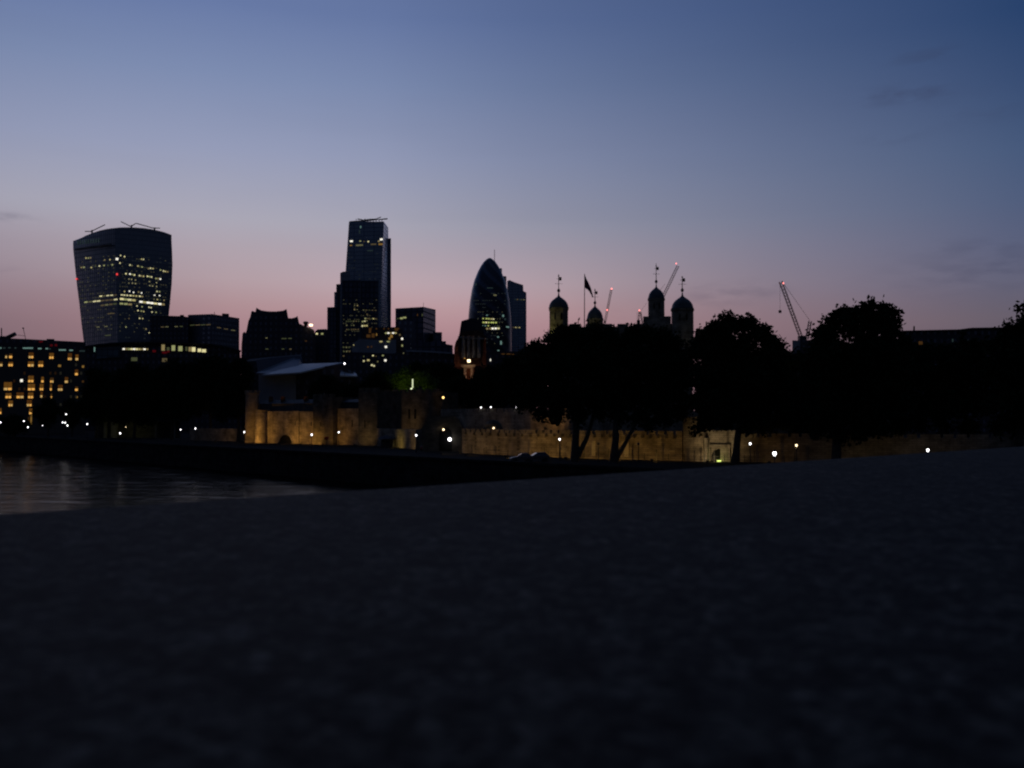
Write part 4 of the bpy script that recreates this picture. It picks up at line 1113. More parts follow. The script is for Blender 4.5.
# outer curtain wall
t = root('outer_curtain_wall', 'long crenellated outer castle wall lit amber behind the riverside trees', 'castle wall', (*ow(570), WHARF))
bm = bmesh.new(); wall_run(bm, [462, 495, 530, 565, 600, 640, 682], 1.6, -2.75); mesh_obj('wall', bm, M_stone, t)
bm = bmesh.new()
for x in np.arange(466, 680, 8.0):
    a = ow(x, -.25); bx = a[0]; box(bm, bx - .18, bx + .18, a[1] - .2, a[1] + .3, -3.35, -2.85)
mesh_obj('corbel_course', bm, M_dark_stone, t)
for x in (594, 626.5):
    a = ow(x, -.08); bm = bmesh.new(); hw = .42
    prof2 = [(-hw, WHARF + .5), (-hw, -4.4), (-hw * .7, -4.05), (0, -3.9), (hw * .7, -4.05), (hw, -4.4), (hw, WHARF + .5)]
    fv = [bm.verts.new((a[0] + u, a[1] - .1, z)) for u, z in prof2]; bv_ = [bm.verts.new((a[0] + u, a[1] + .3, z)) for u, z in prof2]
    bm.faces.new(fv); bm.faces.new(bv_[::-1])
    for i in range(len(fv)): bm.faces.new((fv[i], fv[(i + 1) % len(fv)], bv_[(i + 1) % len(fv)], bv_[i]))
    mesh_obj('blocked_window', bm, noise_mat('lit_tone_infill', (.5, .45, .36), (.6, .55, .45), 2, .9), t)  # very pale colour stands in for the light on these small arches
bm = bmesh.new(); a = ow(493, 4); bx, by = a
lathe(bm, (bx, by, 0), [(1.9, WHARF), (1.9, -2.0), (1.6, -1.2), (.9, -.6), (.1, -.35)], 16); mesh_obj('wall_turret', bm, M_dark_stone, t)
bm = bmesh.new(); bmesh.ops.create_icosphere(bm, subdivisions=1, radius=.2, matrix=Matrix.Translation(P(493.6, 428.1, by - 2.3))); mesh_obj('lamp', bm, E_lamp_warm, t)
# inner curtain wall
t = root('inner_curtain_wall', 'taller inner castle wall with close merlons and small white lamps on top', 'castle wall', (*ow(530, 24), WHARF))
bm = bmesh.new(); wall_run(bm, [441, 470, 500, 530, 565, 600, 650, 700], 1.6, 1.35, off=24, h_=.75, w=.95, gap=.5); mesh_obj('wall', bm, M_stone, t)
for x, y in ((481, 407.5), (490.8, 407.2), (516, 407.2)):
    a = ow(x, 23.4); c2 = P(x, y, a[1]); bm = bmesh.new(); bmesh.ops.create_icosphere(bm, subdivisions=1, radius=.17, matrix=Matrix.Translation(c2)); mesh_obj('lamp', bm, E_lamp, t)
# right hand: buttress tower, recessed gate
t = root('recessed_gate', 'floodlit castle gate with flat lintel and glowing green arch at foot of wall', 'castle gate', (*ow(720), WHARF))
bm = bmesh.new(); oriented_box(bm, ow(683, -1.2), ow(703, -1.2), 7, WHARF, .2); mesh_obj('square_tower', bm, M_stone, t)
bm = bmesh.new(); oriented_box(bm, ow(703, 1), ow(736, 1), 2, WHARF, -2.0); oriented_box(bm, ow(704, -.6), ow(707, -.6), 1.55, WHARF, -3.2); oriented_box(bm, ow(731, -.6), ow(734, -.6), 1.55, WHARF, -3.2)
wg = mesh_obj('wall', bm, M_stone_pale, t)
bm = bmesh.new(); oriented_box(bm, ow(708, .4), ow(710, .4), .55, WHARF, -4.7); oriented_box(bm, ow(727.5, .4), ow(729.5, .4), .55, WHARF, -4.7); oriented_box(bm, ow(707.2, .2), ow(730.2, .2), .75, -4.69, -4.25); mesh_obj('door_frame', bm, M_stone_pale, t)
bm = bmesh.new(); a = ow(718.6, .9)
pp = [(-1.15, WHARF + .02), (-1.15, -6.0), (-.85, -5.3), (0, -4.95), (.85, -5.3), (1.15, -6.0), (1.15, WHARF + .02)]
fv = [bm.verts.new((a[0] + u, a[1], z)) for u, z in pp]; bv_ = [bm.verts.new((a[0] + u, a[1] + .15, z)) for u, z in pp]
bm.faces.new(fv); bm.faces.new(bv_[::-1])
for i in range(len(fv)): bm.faces.new((fv[i], fv[(i + 1) % len(fv)], bv_[(i + 1) % len(fv)], bv_[i]))
ar2 = mesh_obj('archway', bm, M_void, t)
bm = bmesh.new(); c2 = P(719, 461.2, a[1] - .5); box(bm, c2.x - .32, c2.x + .32, c2.y - .1, c2.y + .1, c2.z - .16, c2.z + .16); mesh_obj('lamp', bm, E_green, ar2)
l = bpy.data.lights.new('lamp_light', 'POINT'); l.energy = 9; l.color = (.7, .9, .2); l.shadow_soft_size = .15
o = bpy.data.objects.new('lamp_light', l); link(o, t); o.location = c2 + Vector((0, -.5, .3)) - t.location
t = root('right_curtain_wall', 'low castle wall continuing right behind the dark tree trunks', 'castle wall', (*ow(820), WHARF))
bm = bmesh.new(); wall_run(bm, [736, 780, 820, 880, 930, 980, 1024, 1090], 1.6, -3.0, merl=True); mesh_obj('wall', bm, M_stone, t)
# faint buildings left of gatehouse
D = 290.0
t = root('quayside_wall', 'dim low stone wall left of the round corner tower', 'wall', (X(222, D), D, WHARF))
bm = bmesh.new(); oriented_box(bm, (X(190, D + 10), D + 10), (X(246, D - 8), D - 8), 1, WHARF, -3.2); mesh_obj('wall', bm, M_stone, t)
D = 330.0
t = root('colonnaded_pavilion', 'faint pale columned pavilion among the left riverside trees', 'pavilion', (X(140, D), D, WHARF))
plain_block(t, 'wall', M_dark_stone, [(98, base_py(D)), (98, 417), (180, 420), (180, base_py(D))], D + 5, 10)
plain_block(t, 'roof', M_slate, [(96, 419), (139, 413), (182, 421.2), (182, 422), (96, 420.2)], D + 2, 15)
for x, w in ((105.5, 3), (113.5, 4.5), (116.8, 1.5), (156, 1.6), (174, 2)):
    bm = bmesh.new(); c2 = P(x, 430, D + 3); ww = w * D / F / 2; box(bm, c2.x - ww, c2.x + ww, c2.y - .4, c2.y + .4, WHARF, Z(421.9, D)); mesh_obj('column', bm, M_stone_pale, t)

# ------------------------------------------------------------------ trees
def leaf_mesh(name, centres, n_total, size, seed):
    g = np.random.default_rng(seed)
    cs = np.array([c[:3] for c in centres]); rs = np.array([c[3] for c in centres])
    w = rs ** 2; w = w / w.sum()
    # clumps first, then leaves around each clump
    nc = max(60, n_total // 20)
    idx = g.choice(len(cs), nc, p=w)
    dirs = g.normal(size=(nc, 3)); dirs /= np.linalg.norm(dirs, axis=1)[:, None]
    rad = rs[idx] * (g.random(nc) ** .45) * g.uniform(.86, 1.08, nc)
    cl = cs[idx] + dirs * rad[:, None] * np.array([1, 1, .92])
    ci = g.integers(0, nc, n_total)
    lp = cl[ci] + g.normal(size=(n_total, 3)) * (.36 + .05 * rs[idx][ci])[:, None]
    u = g.normal(size=(n_total, 3)); u /= np.linalg.norm(u, axis=1)[:, None]
    v = np.cross(u, g.normal(size=(n_total, 3))); v /= np.linalg.norm(v, axis=1)[:, None]
    s = size * g.uniform(.6, 1.3, n_total)[:, None]
    a = lp + u * s * .6; b = lp + v * s * .38; c = lp - u * s * .6; d_ = lp - v * s * .38
    V = np.stack([a, b, c, d_], 1).reshape(-1, 3)
    me = bpy.data.meshes.new(name)
    me.vertices.add(len(V)); me.vertices.foreach_set('co', V.ravel())
    me.loops.add(len(V)); me.loops.foreach_set('vertex_index', np.arange(len(V)))
    me.polygons.add(n_total); me.polygons.foreach_set('loop_start', np.arange(0, len(V), 4))
    try: me.polygons.foreach_set('loop_total', np.full(n_total, 4))
    except Exception: pass
    me.update(calc_edges=True)
    return me

tree_seed = [100]
def tree(label, D, lobes, trunk, name='plane_tree', group='trees along the far bank', size=.5, dens=1.0, mat=None, spread=.8, base=WHARF):
    """lobes: (px,py,r px). trunk: list of chains [(px,py,r_m),...] starting at the ground."""
    tree_seed[0] += 1
    g = random.Random(tree_seed[0])
    k = D / F
    t = root(name, label, 'tree', (X(trunk[0][0][0], D), D, base), group)
    cen = []
    for (px, py, r) in lobes:
        dy = g.uniform(-1, 1) * spread * r * k * .8
        c = P(px, py, D); cen.append((c.x, c.y + dy, c.z, r * k))
    area = sum(c[3] ** 2 for c in cen)
    n = int(min(60000, area * 260 * dens / (size / .46) ** 2))
    me = leaf_mesh('crown', [(c[0] - t.location.x, c[1] - t.location.y, c[2] - t.location.z, c[3]) for c in cen], n, size, tree_seed[0])
    me.materials.append(mat or M_leaf)
    o = bpy.data.objects.new('crown', me); link(o, t)
    bm = bmesh.new()
    for ci_, ch in enumerate(trunk):
        pts = []
        for i, (px, py, r) in enumerate(ch):
            p_ = P(px, py, D)
            if i == 0 and ci_ == 0: p_.z = base - .1
            if i > 0: p_ = p_ + Vector((0, g.uniform(-.4, .4), 0))
            pts.append((p_, r))
        for (a, ra), (b, rb) in zip(pts[:-1], pts[1:]): tube(bm, a, b, ra, rb, 9)
    # limbs to the lobes
    tipp = P(*trunk[0][-1][:2], D); tr = trunk[0][-1][2]
    for c in cen:
        e = Vector(c[:3]); m_ = tipp.lerp(e, .5) + Vector((g.uniform(-.5, .5), g.uniform(-.5, .5), .4))
        tube(bm, tipp, m_, tr * .45, tr * .22, 6); tube(bm, m_, e, tr * .22, .04, 5)
    mesh_obj('trunk', bm, M_bark, t)
    return t

# big pair in the centre
tree('broad plane tree with forked trunk left of the lamp post pair, centre', 153,
     [(540, 356, 13), (552, 346, 12), (566, 341, 13), (578, 335, 11), (592, 334, 10), (604, 337, 12), (530, 372, 13), (545, 375, 17), (565, 368, 20), (588, 362, 22), (606, 368, 20), (532, 392, 14), (550, 398, 15), (572, 395, 17), (596, 396, 17), (541, 412, 9), (556, 416, 8), (578, 414, 10), (600, 413, 9), (524, 400, 10), (533, 348, 5), (562, 333, 6), (572, 331, 5)],
     [[(574.5, 461, .75), (575.5, 440, .6), (576, 420, .5), (575, 395, .35)], [(577, 457, .5), (586, 440, .36), (591, 425, .3), (597, 400, .2)]], dens=1.15)
tree('broad plane tree with forked trunk directly below the square turret pair', 151,
     [(614, 345, 14), (630, 338, 11), (644, 337, 12), (660, 340, 13), (674, 346, 12), (618, 368, 20), (642, 364, 22), (664, 368, 20), (680, 366, 11), (612, 394, 16), (634, 396, 18), (658, 398, 17), (676, 392, 13), (617, 416, 9), (640, 417, 9), (664, 417, 10), (650, 424, 6), (682, 412, 8), (609, 333, 6), (686, 380, 9)],
     [[(613.5, 463, .7), (615.5, 440, .55), (616, 420, .45), (620, 395, .3)], [(616, 459, .45), (625, 444, .32), (633, 428, .28), (642, 405, .2)]], dens=1.15)
tree('round headed plane tree with single trunk in front of the floodlit gate', 148,
     [(706, 338, 11), (716, 329, 10), (727, 323, 9.5), (739, 324, 9), (748, 325, 7), (757, 333, 9), (768, 341, 8.5), (776, 346, 6.5), (700, 352, 12), (722, 346, 18), (746, 350, 19), (768, 358, 14), (777, 352, 6), (700, 376, 14), (722, 378, 20), (748, 380, 20), (770, 380, 14), (706, 400, 14), (730, 404, 17), (755, 406, 17), (778, 400, 12), (738, 364, 14), (715, 392, 14), (742, 396, 14), (762, 394, 12), (694, 400, 9), (708, 420, 10), (726, 424, 7), (748, 424, 8), (766, 424, 10), (784, 420, 9), (697, 428, 6)],
     [[(735.5, 462, .7), (737, 445, .55), (739, 428, .5), (740, 400, .3)]], dens=1.6)
tree('tallest full crowned tree right of the leaning crane', 140,
     [(833, 323, 9), (828, 336, 12), (843, 315, 7.5), (853, 314, 7), (850, 326, 14), (869, 306, 6.5), (866, 315, 11), (881, 309, 6.2), (888, 317, 8.5), (893, 327, 8.5), (878, 326, 15), (896, 337, 7), (819, 335, 6.5), (817, 349, 7), (816, 362, 11), (832, 356, 19), (860, 352, 22), (886, 352, 16), (820, 382, 18), (850, 384, 22), (880, 382, 20), (822, 408, 15), (846, 414, 15), (872, 414, 15), (894, 406, 14), (820, 428, 9), (858, 432, 8), (884, 430, 8), (903, 340, 4.5), (908, 344, 6), (838, 434, 8), (846, 368, 14), (868, 370, 14), (836, 396, 14), (864, 400, 14), (892, 372, 12), (896, 392, 10), (830, 420, 9), (900, 424, 9), (872, 428, 9)],
     [[(836, 464, .75), (837, 440, .6), (841, 415, .45), (848, 385, .3)]], dens=1.6)
tree('shadowed tree filling the gap below the distant crane', 165,
     [(790, 362, 11), (802, 362, 13), (815, 368, 14), (782, 372, 12), (790, 388, 15), (806, 392, 15), (788, 410, 13), (804, 416, 13), (796, 430, 9), (812, 430, 9)],
     [[(798, 456, .5), (798, 430, .4), (799, 400, .25)]])
tree('wide low dark tree under the flat building on the right', 150,
     [(910, 356, 11), (926, 356, 14), (944, 356, 14), (962, 355, 13), (978, 352, 13), (908, 376, 16), (932, 378, 20), (958, 378, 20), (980, 372, 16), (912, 402, 16), (936, 404, 18), (962, 404, 18), (984, 400, 15), (918, 424, 10), (944, 428, 9), (968, 428, 9), (900, 424, 8), (961.5, 330.2, 1.7), (964.5, 329, 1.4), (963, 341, 3.5), (962, 334, 1.6)],
     [[(942, 462, .6), (942, 435, .5), (943, 405, .35)]])
tree('dark tree at the right edge with one stray spray of leaves above', 128,
     [(1008, 330, 6.5), (1020, 331, 8), (1032, 322, 12), (1003, 336, 6), (1017, 310.5, 2.2), (1022, 309, 2.8), (1028, 307, 4), (1040, 305, 10), (994, 346, 9), (1010, 350, 14), (1030, 350, 18), (994, 370, 14), (1014, 376, 18), (1036, 378, 18), (998, 400, 16), (1020, 404, 18), (1002, 424, 10), (1024, 426, 12), (1040, 410, 14)],
     [[(1018, 466, .6), (1018, 435, .5), (1020, 400, .35)]])
# left bank
lab = ['dark tree on the left bank below the yellow lit curved office, nearest the hotel', 'dark tree on the left bank below the row of ten small yellow windows',
       'dark tree on the left bank below the tall bright yellow windows', 'dark tree on the left bank just left of the pale slanting roof', 'dark tree touching the left side of the round corner turret']
specs = [(96, 366), (134, 370), (172, 366), (210, 360), (238, 366)]
for i, ((x, y), l_) in enumerate(zip(specs, lab)):
    Dt = 330 - i * 12; r0 = 13
    lobes = [(x - 12, y + 12, r0), (x + 10, y + 9, r0), (x, y + 3, 11), (x - 17, y + 28, 14), (x + 3, y + 26, 18), (x + 17, y + 28, 14), (x - 12, y + 44, 12), (x + 10, y + 44, 13), (x - 2, y + 40, 12)]
    if i == 4: lobes = [(232, 372, 11), (240, 366, 9), (246, 376, 8), (228, 388, 14), (244, 392, 9), (232, 404, 14), (240, 410, 9), (224, 412, 10)]
    if i == 0: lobes = [(98, 378, 11), (106, 384, 13), (92, 392, 12), (104, 402, 15), (88, 408, 11), (112, 408, 11), (97, 418, 8)]
    tree(l_, Dt, lobes, [[(x, base_py(Dt), .5), (x + 1, 425, .4), (x, y + 45, .3)]], size=.62, group='trees on the left bank')
for x0_, l_ in ((14, 'small dark riverside tree below the amber windows at the left edge'), (48, 'small dark riverside tree below the amber windows nearer the road lamps'), (72, 'small dark riverside tree at the right end of the hotel')):
    tree(l_, 350, [(x0_ - 6, 424 if x0_ == 14 else 412, 8), (x0_ + 6, 425 if x0_ == 14 else 410, 8), (x0_, 421 if x0_ == 14 else 405, 7), (x0_ + 1, 428 if x0_ == 14 else 420, 8)], [[(x0_, base_py(350), .35), (x0_, 425, .25)]], size=.5, group='trees on the left bank')
# trees inside the castle
tree('dark garden tree left of the uplit tree above the castle range', 285, [(372, 384, 10), (362, 390, 9), (380, 378, 9), (386, 388, 10), (350, 392, 9)], [[(372, 412, .4), (372, 395, .3)]], size=.5, group='trees inside the castle')
up_t = tree('small garden tree glowing green from uplights above the castle range', 290, [(397, 380, 7), (405, 376, 9), (413, 381, 8), (423, 378, 8), (430, 384, 8), (402, 386, 6)], [[(409, 410, .3), (409, 388, .22)]], size=.5, mat=M_leaf_b, group='trees inside the castle')
tree('dark rounded tree behind the small uplit tree', 310, [(425, 372, 8), (437, 370, 9), (446, 373, 9), (432, 378, 12), (444, 384, 12), (456, 376, 9), (415, 368, 7)], [[(437, 415, .4), (437, 390, .3)]], size=.52, group='trees inside the castle')
tree('dark castle tree below the classical stone tower', 275, [(452, 388, 10), (461, 384, 8), (458, 398, 10), (470, 388, 9), (472, 400, 10), (480, 388, 11)], [[(464, 420, .4), (464, 395, .3)]], size=.5, group='trees inside the castle')
tree('dark castle tree below the bullet shaped tower', 260, [(486, 375, 9), (497, 374, 9), (478, 380, 8), (490, 384, 15), (504, 380, 13), (488, 398, 11), (502, 398, 12)], [[(492, 422, .4), (492, 395, .3)]], size=.5, group='trees inside the castle')
tree('dark castle tree just left of the big forked plane trees', 240, [(512, 366, 11), (520, 362, 10), (528, 356, 9), (534, 350, 8), (510, 382, 13), (526, 378, 15), (516, 396, 12), (538, 372, 12), (530, 395, 12)], [[(520, 425, .45), (520, 395, .3)]], size=.5, group='trees inside the castle')
tree('dark evergreen standing before the pale slanting roofs', 300, [(318, 388, 8), (330, 384, 9), (338, 390, 9), (324, 380, 6), (345, 394, 8), (312, 397, 7), (334, 398, 9)], [[(328, 412, .4), (328, 395, .3)]], size=.45, group='trees inside the castle')

# ------------------------------------------------------------------ lamp posts
def lamp_post(label, px, py, D=None, lit=True, ground=WHARF, r=None, warm=False, height=3.5, power=14):
    if D is None: D = height * F / (py - HY) * 1.0
    top = P(px, py, D)
    t = root('street_lamp', label, 'street lamp', (top.x, D, ground), 'street lamps on the far bank')
    bm = bmesh.new()
    lathe(bm, (top.x, D, 0), [(.16, ground), (.16, ground + .35), (.08, ground + .5), (.055, top.z - .45), (.14, top.z - .42), (.14, top.z - .36)], 8)
    mesh_obj('post', bm, M_iron, t)
    bm = bmesh.new(); rr = (r or (.24 if D < 180 else .28)) * .62
    lathe(bm, (top.x, D, 0), [(rr * .45, top.z - rr * 1.3), (rr, top.z), (rr * .95, top.z + rr * .3), (rr * .7, top.z + rr * .8)], 8)
    mesh_obj('lantern', bm, (E_lamp_warm if warm else E_lamp) if lit else M_glass_car, t)
    bm = bmesh.new(); lathe(bm, (top.x, D, 0), [(rr * 1.05, top.z + rr * .81), (rr * .4, top.z + rr * 1.25), (.03, top.z + rr * 1.9)], 8)
    mesh_obj('cap', bm, M_iron, t)
    if lit and power:
        l = bpy.data.lights.new('lamp_light', 'POINT'); l.energy = power; l.color = (1, .85, .65) if warm else (.9, .95, 1); l.shadow_soft_size = .3
        o = bpy.data.objects.new('lamp_light', l); link(o, t); o.location = (0, -.5, top.z - ground)
    return t
L = [
 ('left bank lamp at the very left edge of the picture', .5, 422.3, 340), ('left bank lamp below the second column of amber windows', 23.8, 421, 340), ('low left bank lamp just right of the second one from the edge', 28, 427.2, 330),
 ('highest lamp in the cluster left of the dark left bank trees', 66.2, 414.2, 345), ('left lamp of the close trio below the hotel corner', 62.6, 422.3, 335), ('middle lamp of the close trio below the hotel corner', 65.2, 422.6, 330), ('lowest lamp of the close trio below the hotel corner', 67.5, 425.4, 325),
 ('lone lamp just right of the cluster by the hotel corner', 87.2, 424, 320), ('high dim lamp shining among the left bank trees', 102.5, 400.2, 350),
 ('lamp beside the pavilion with a warmer light', 125.9, 427, 318), ('low lamp in front of the faint pavilion', 120.2, 433.2, 225),
 ('left lamp of the pair before the left bank trees', 180.6, 429.5, None), ('right lamp of the pair before the left bank trees', 195.4, 428.4, 262),
 ('lamp just left of the round corner turret', 244.3, 432, None), ('lamp in front of the gatehouse right of its low arch', 311.7, 434.6, None), ('lamp in front of the gatehouse right wall by the red sign', 338.8, 432.2, 232),
 ('lamp before the low olive wall beside the dark kiosk', 416.2, 435.2, None), ('lit lamp post standing left of the forked plane trees', 559.6, 439.2, 157),
 ('lamp just right of the single tree trunk by the floodlit gate', 750.2, 443.6, 132), ('largest nearest lamp low above the parapet right of the gate', 774.6, 453.3, 96),
 ('warm lamp at the end of the wall right of the gate', 796.4, 445.2, 126), ('solitary lamp just above the parapet far right', 927.8, 450, 104)]
for i, (l_, x, y, D) in enumerate(L):
    lamp_post(l_, x, y, D, warm=(i in (9, 20)), power=3 if i < 9 else 3, r=(.19 if i in (8, 9) else .34 if i < 8 else .32 if i == 19 else None))
lamp_post('blue white lamp on a tall pole beside the pale roofs', 344.6, 363.4, 322, r=.42, power=20)
lamp_post('dim green tinged lamp between the hotel and the lamp cluster', 42.6, 425.4, 330, r=.2, power=0)
lamp_post('unlit lamp post between the two forked plane trees', 598.4, 444, 150, lit=False, r=.3)
lamp_post('unlit lamp post right of the second forked plane tree', 638.4, 444, 147, lit=False, r=.3)

# ------------------------------------------------------------------ railings
def railing(label, x0, x1, off, post_step=12, h_=1.15):
    a = ow(x0, off); t = root('railing', label, 'railing', (a[0], a[1], WHARF), 'iron railings along the wharf')
    xs = np.arange(x0, x1 + .1, post_step / 3)
    bm = bmesh.new()
    for u, v in zip(xs[:-1], xs[1:]):
        p_ = ow(u, off); q = ow(v, off)
        for z in (.55, .98): tube(bm, (p_[0], p_[1], WHARF + z), (q[0], q[1], WHARF + z), .02, n=4)
    mesh_obj('rail', bm, M_iron, t)
    for i, x in enumerate(xs):
        if i % 3 == 0:
            p_ = ow(x, off); bm = bmesh.new(); tall = h_ * (1.5 if (i // 3) % 2 else 1.0)
            tube(bm, (p_[0], p_[1], WHARF), (p_[0], p_[1], WHARF + tall), .055, n=6); bmesh.ops.create_icosphere(bm, subdivisions=1, radius=.1, matrix=Matrix.Translation((p_[0], p_[1], WHARF + tall + .06)))
            mesh_obj('post', bm, M_iron, t)
railing('thin iron railing before the low olive wall left of the gate arch', 382, 418, -5)
railing('thin iron railing before the amber wall between gate arch and parked cars', 460, 545, -5)
railing('thin iron railing behind the two forked plane trees', 548, 676, -4.5)
railing('thin iron railing in front of the recessed floodlit gate', 684, 800, -4, 10)

# ------------------------------------------------------------------ cars, kiosk, signs
def car(label, px, D, mat, ang, length=4.1):
    c = Vector((X(px, D), D, WHARF + .006))
    t = root('parked_car', label, 'car', c, 'cars parked on the wharf'); t.rotation_euler.z = ang
    off = c
    def mo(name, bm, m, par=None, smooth=False):
        me = bpy.data.meshes.new(name); bmesh.ops.recalc_face_normals(bm, faces=bm.faces[:]); bm.to_mesh(me); bm.free(); me.materials.append(m)
        if smooth:
            for p_ in me.polygons: p_.use_smooth = True
        return link(bpy.data.objects.new(name, me), par or t)
    Lh = length / 2; W2 = .86
    side = [(-Lh, .35), (-Lh, .75), (-Lh + .12, .92), (-Lh + .5, .98), (Lh - 1.15, .95), (Lh - .35, .82), (Lh, .62), (Lh, .32)]
    bm = bmesh.new()
    rows = []
    for y, k in ((-W2, .93), (-W2 * .93, 1), (W2 * .93, 1), (W2, .93)):
        rows.append([bm.verts.new((x * (1 if k == 1 else .985), y, .33 + (z - .33) * k)) for x, z in side])
    for a, b in zip(rows[:-1], rows[1:]):
        for i in range(len(side)): bm.faces.new((a[i], a[(i + 1) % len(side)], b[(i + 1) % len(side)], b[i]))
    bm.faces.new(rows[0]); bm.faces.new(rows[-1][::-1]); mo('body', bm, mat)
    bm = bmesh.new(); cab = [(-Lh + .25, .95), (-Lh + .75, 1.40), (Lh - 1.9, 1.43), (Lh - 1.1, .94)]
    loft(bm, [[Vector((cab[0][0], -W2 * .92, cab[0][1])), Vector((cab[3][0], -W2 * .92, cab[3][1])), Vector((cab[3][0], W2 * .92, cab[3][1])), Vector((cab[0][0], W2 * .92, cab[0][1]))],
              [Vector((cab[1][0], -W2 * .74, cab[1][1])), Vector((cab[2][0], -W2 * .74, cab[2][1])), Vector((cab[2][0], W2 * .74, cab[2][1])), Vector((cab[1][0], W2 * .74, cab[1][1]))]])
    mo('window_band', bm, M_glass_car)
    bm = bmesh.new(); box(bm, cab[1][0] - .02, cab[2][0] + .02, -W2 * .75, W2 * .75, 1.41, 1.47); mo('roof', bm, mat)
    for x in (-Lh + .75, Lh - .8):
        for y in (-W2, W2):
            bm = bmesh.new(); tube(bm, (x, y - .1, .31), (x, y + .1, .31), .31, n=16); wh = mo('wheel', bm, M_rubber)
            bm = bmesh.new(); tube(bm, (x, y - .115, .31), (x, y + .115, .31), .17, n=10); mo('rim', bm, M_steel_dark, wh)
    for y in (-.6, .6):
        bm = bmesh.new(); box(bm, Lh - .06, Lh + .02, y - .16, y + .16, .58, .70); mo('headlight', bm, M_roof_pale)
        bm = bmesh.new(); box(bm, -Lh - .02, -Lh + .05, y - .14, y + .14, .70, .86); mo('tail_light', bm, M_red_sign)
    return t
car('pale car parked left of another beside the amber wall', 521, 150, M_paint_silver, math.pi + .15, 3.6)
car('pale car parked right of another, nearer the lit lamp post', 537, 154, M_paint_silver, math.pi + .2, 4.0)
car('small red car parked before the low wall left of gate arch', 427, 205, M_paint_red, 1.35, 3.8)
# kiosk
D = 226.0; c2 = P(386.5, 445, D); c2.z = WHARF
t = root('canopied_kiosk', 'small dark kiosk with sloping canopy before the olive wall', 'kiosk', c2)
bm = bmesh.new(); box(bm, c2.x - 1.2, c2.x + 1.2, D - 1, D + 1, WHARF, WHARF + 2.0); mesh_obj('booth', bm, M_canvas, t)
bm = bmesh.new(); lathe(bm, (c2.x, D, 0), [(2.5, WHARF + 1.95), (2.4, WHARF + 2.1), (1.3, WHARF + 2.55), (.1, WHARF + 2.95)], 8, math.pi / 8); mesh_obj('canopy', bm, M_canvas, t)
# sign
D = 233.0; c2 = P(326.4, 438.3, D)
t = root('red_sign', 'small dark red square sign on a post before the gatehouse', 'sign', (c2.x, D, WHARF))
bm = bmesh.new(); tube(bm, (c2.x, D, WHARF), (c2.x, D, c2.z), .07); mesh_obj('post', bm, M_iron, t)
bm = bmesh.new(); box(bm, c2.x - .5, c2.x + .5, D - .12, D - .072, c2.z - .38, c2.z + .42); mesh_obj('panel', bm, M_red_sign, t)
# white lit mast beside uplit tree
D = 284.0; c2 = P(412.6, 389, D); 
t = root('illuminated_column', 'thin white glowing column in front of the small uplit tree', 'lit column', (c2.x, D, WHARF))
bm = bmesh.new(); tube(bm, (c2.x, D, WHARF), (c2.x, D, Z(388, D)), .12); mesh_obj('post', bm, M_iron, t)
bm = bmesh.new(); tube(bm, (c2.x, D, Z(388, D)), (c2.x, D, Z(379, D)), .2); mesh_obj('light_tube', bm, emit('tube', (.9, 1, .6), .8), t)
bm = bmesh.new(); bmesh.ops.create_icosphere(bm, subdivisions=1, radius=.3, matrix=Matrix.Translation(P(411.3, 388.8, D))); mesh_obj('lamp', bm, emit('tube2', (.9, 1, .6), 1.5), t)
l = bpy.data.lights.new('uplight', 'POINT'); l.energy = 330; l.color = (.62, .8, .12); l.shadow_soft_size = .2
o = bpy.data.objects.new('uplight', l); link(o, t); o.location = P(404, 391, 283) - t.location
l = bpy.data.lights.new('uplight', 'POINT'); l.energy = 60; l.color = (.6, .8, .15); l.shadow_soft_size = .2
o = bpy.data.objects.new('uplight', l); link(o, t); o.location = P(422, 392, 283) - t.location

# ------------------------------------------------------------------ floodlights
def flood(label, pos, target, energy, col=(1.0, .50, .10), size=105, blend=1.0):
    pos = Vector(pos); target = Vector(target)
    t = root('floodlight', label, 'floodlight', (pos.x, pos.y, pos.z - .35), 'floodlights at the castle walls')
    dr = (target - pos).normalized()
    bm = bmesh.new(); q = dr.to_track_quat('-Z', 'Y').to_matrix().to_4x4()
    bmesh.ops.create_cube(bm, size=1, matrix=Matrix.Translation(pos - dr * .14) @ q @ Matrix.Diagonal((.42, .32, .18, 1)))
    mesh_obj('housing', bm, M_iron, t)
    bm = bmesh.new(); box(bm, pos.x - .2, pos.x + .2, pos.y - .03, pos.y + .03, pos.z - .35, pos.z - .2); mesh_obj('bracket', bm, M_iron, t)
    l = bpy.data.lights.new('beam', 'SPOT'); l.energy = energy; l.color = col; l.spot_size = R(size); l.spot_blend = blend; l.shadow_soft_size = .15
    o = bpy.data.objects.new('beam', l); link(o, t); o.location = pos + dr * .02 - t.location
    o.rotation_euler = dr.to_track_quat('-Z', 'Y').to_euler()
def gflood(label, px, off, py_t, e, **k):
    a = gp(px, 0); a1_ = gp(px + 2, 0); b = gp(k.pop('tx', px), 1)
    nx_, ny_ = a1_[1] - a[1], -(a1_[0] - a[0]); nl_ = math.hypot(nx_, ny_); o_ = -off * 1.15
    a = (a[0] + nx_ / nl_ * o_, a[1] + ny_ / nl_ * o_)
    flood(label, (a[0], a[1], WHARF + .4), (b[0], b[1], Z(py_t, b[1])), e, **k)
gflood('floodlight at the foot of the round corner turret', 264, -6.5, 430, 1862, tx=266)
gflood('small floodlight grazing the round corner turret', 249.5, -6, 432, 510, tx=251)
gflood('floodlight aimed at the wall beside the low arch', 297, -5, 431, 1176, tx=296)
gflood('floodlight at the foot of the square gatehouse tower', 320, -5.5, 437, 1568, tx=319)
gflood('dimmer floodlight below the gatehouse right wall', 340, -5, 430, 567, tx=342)
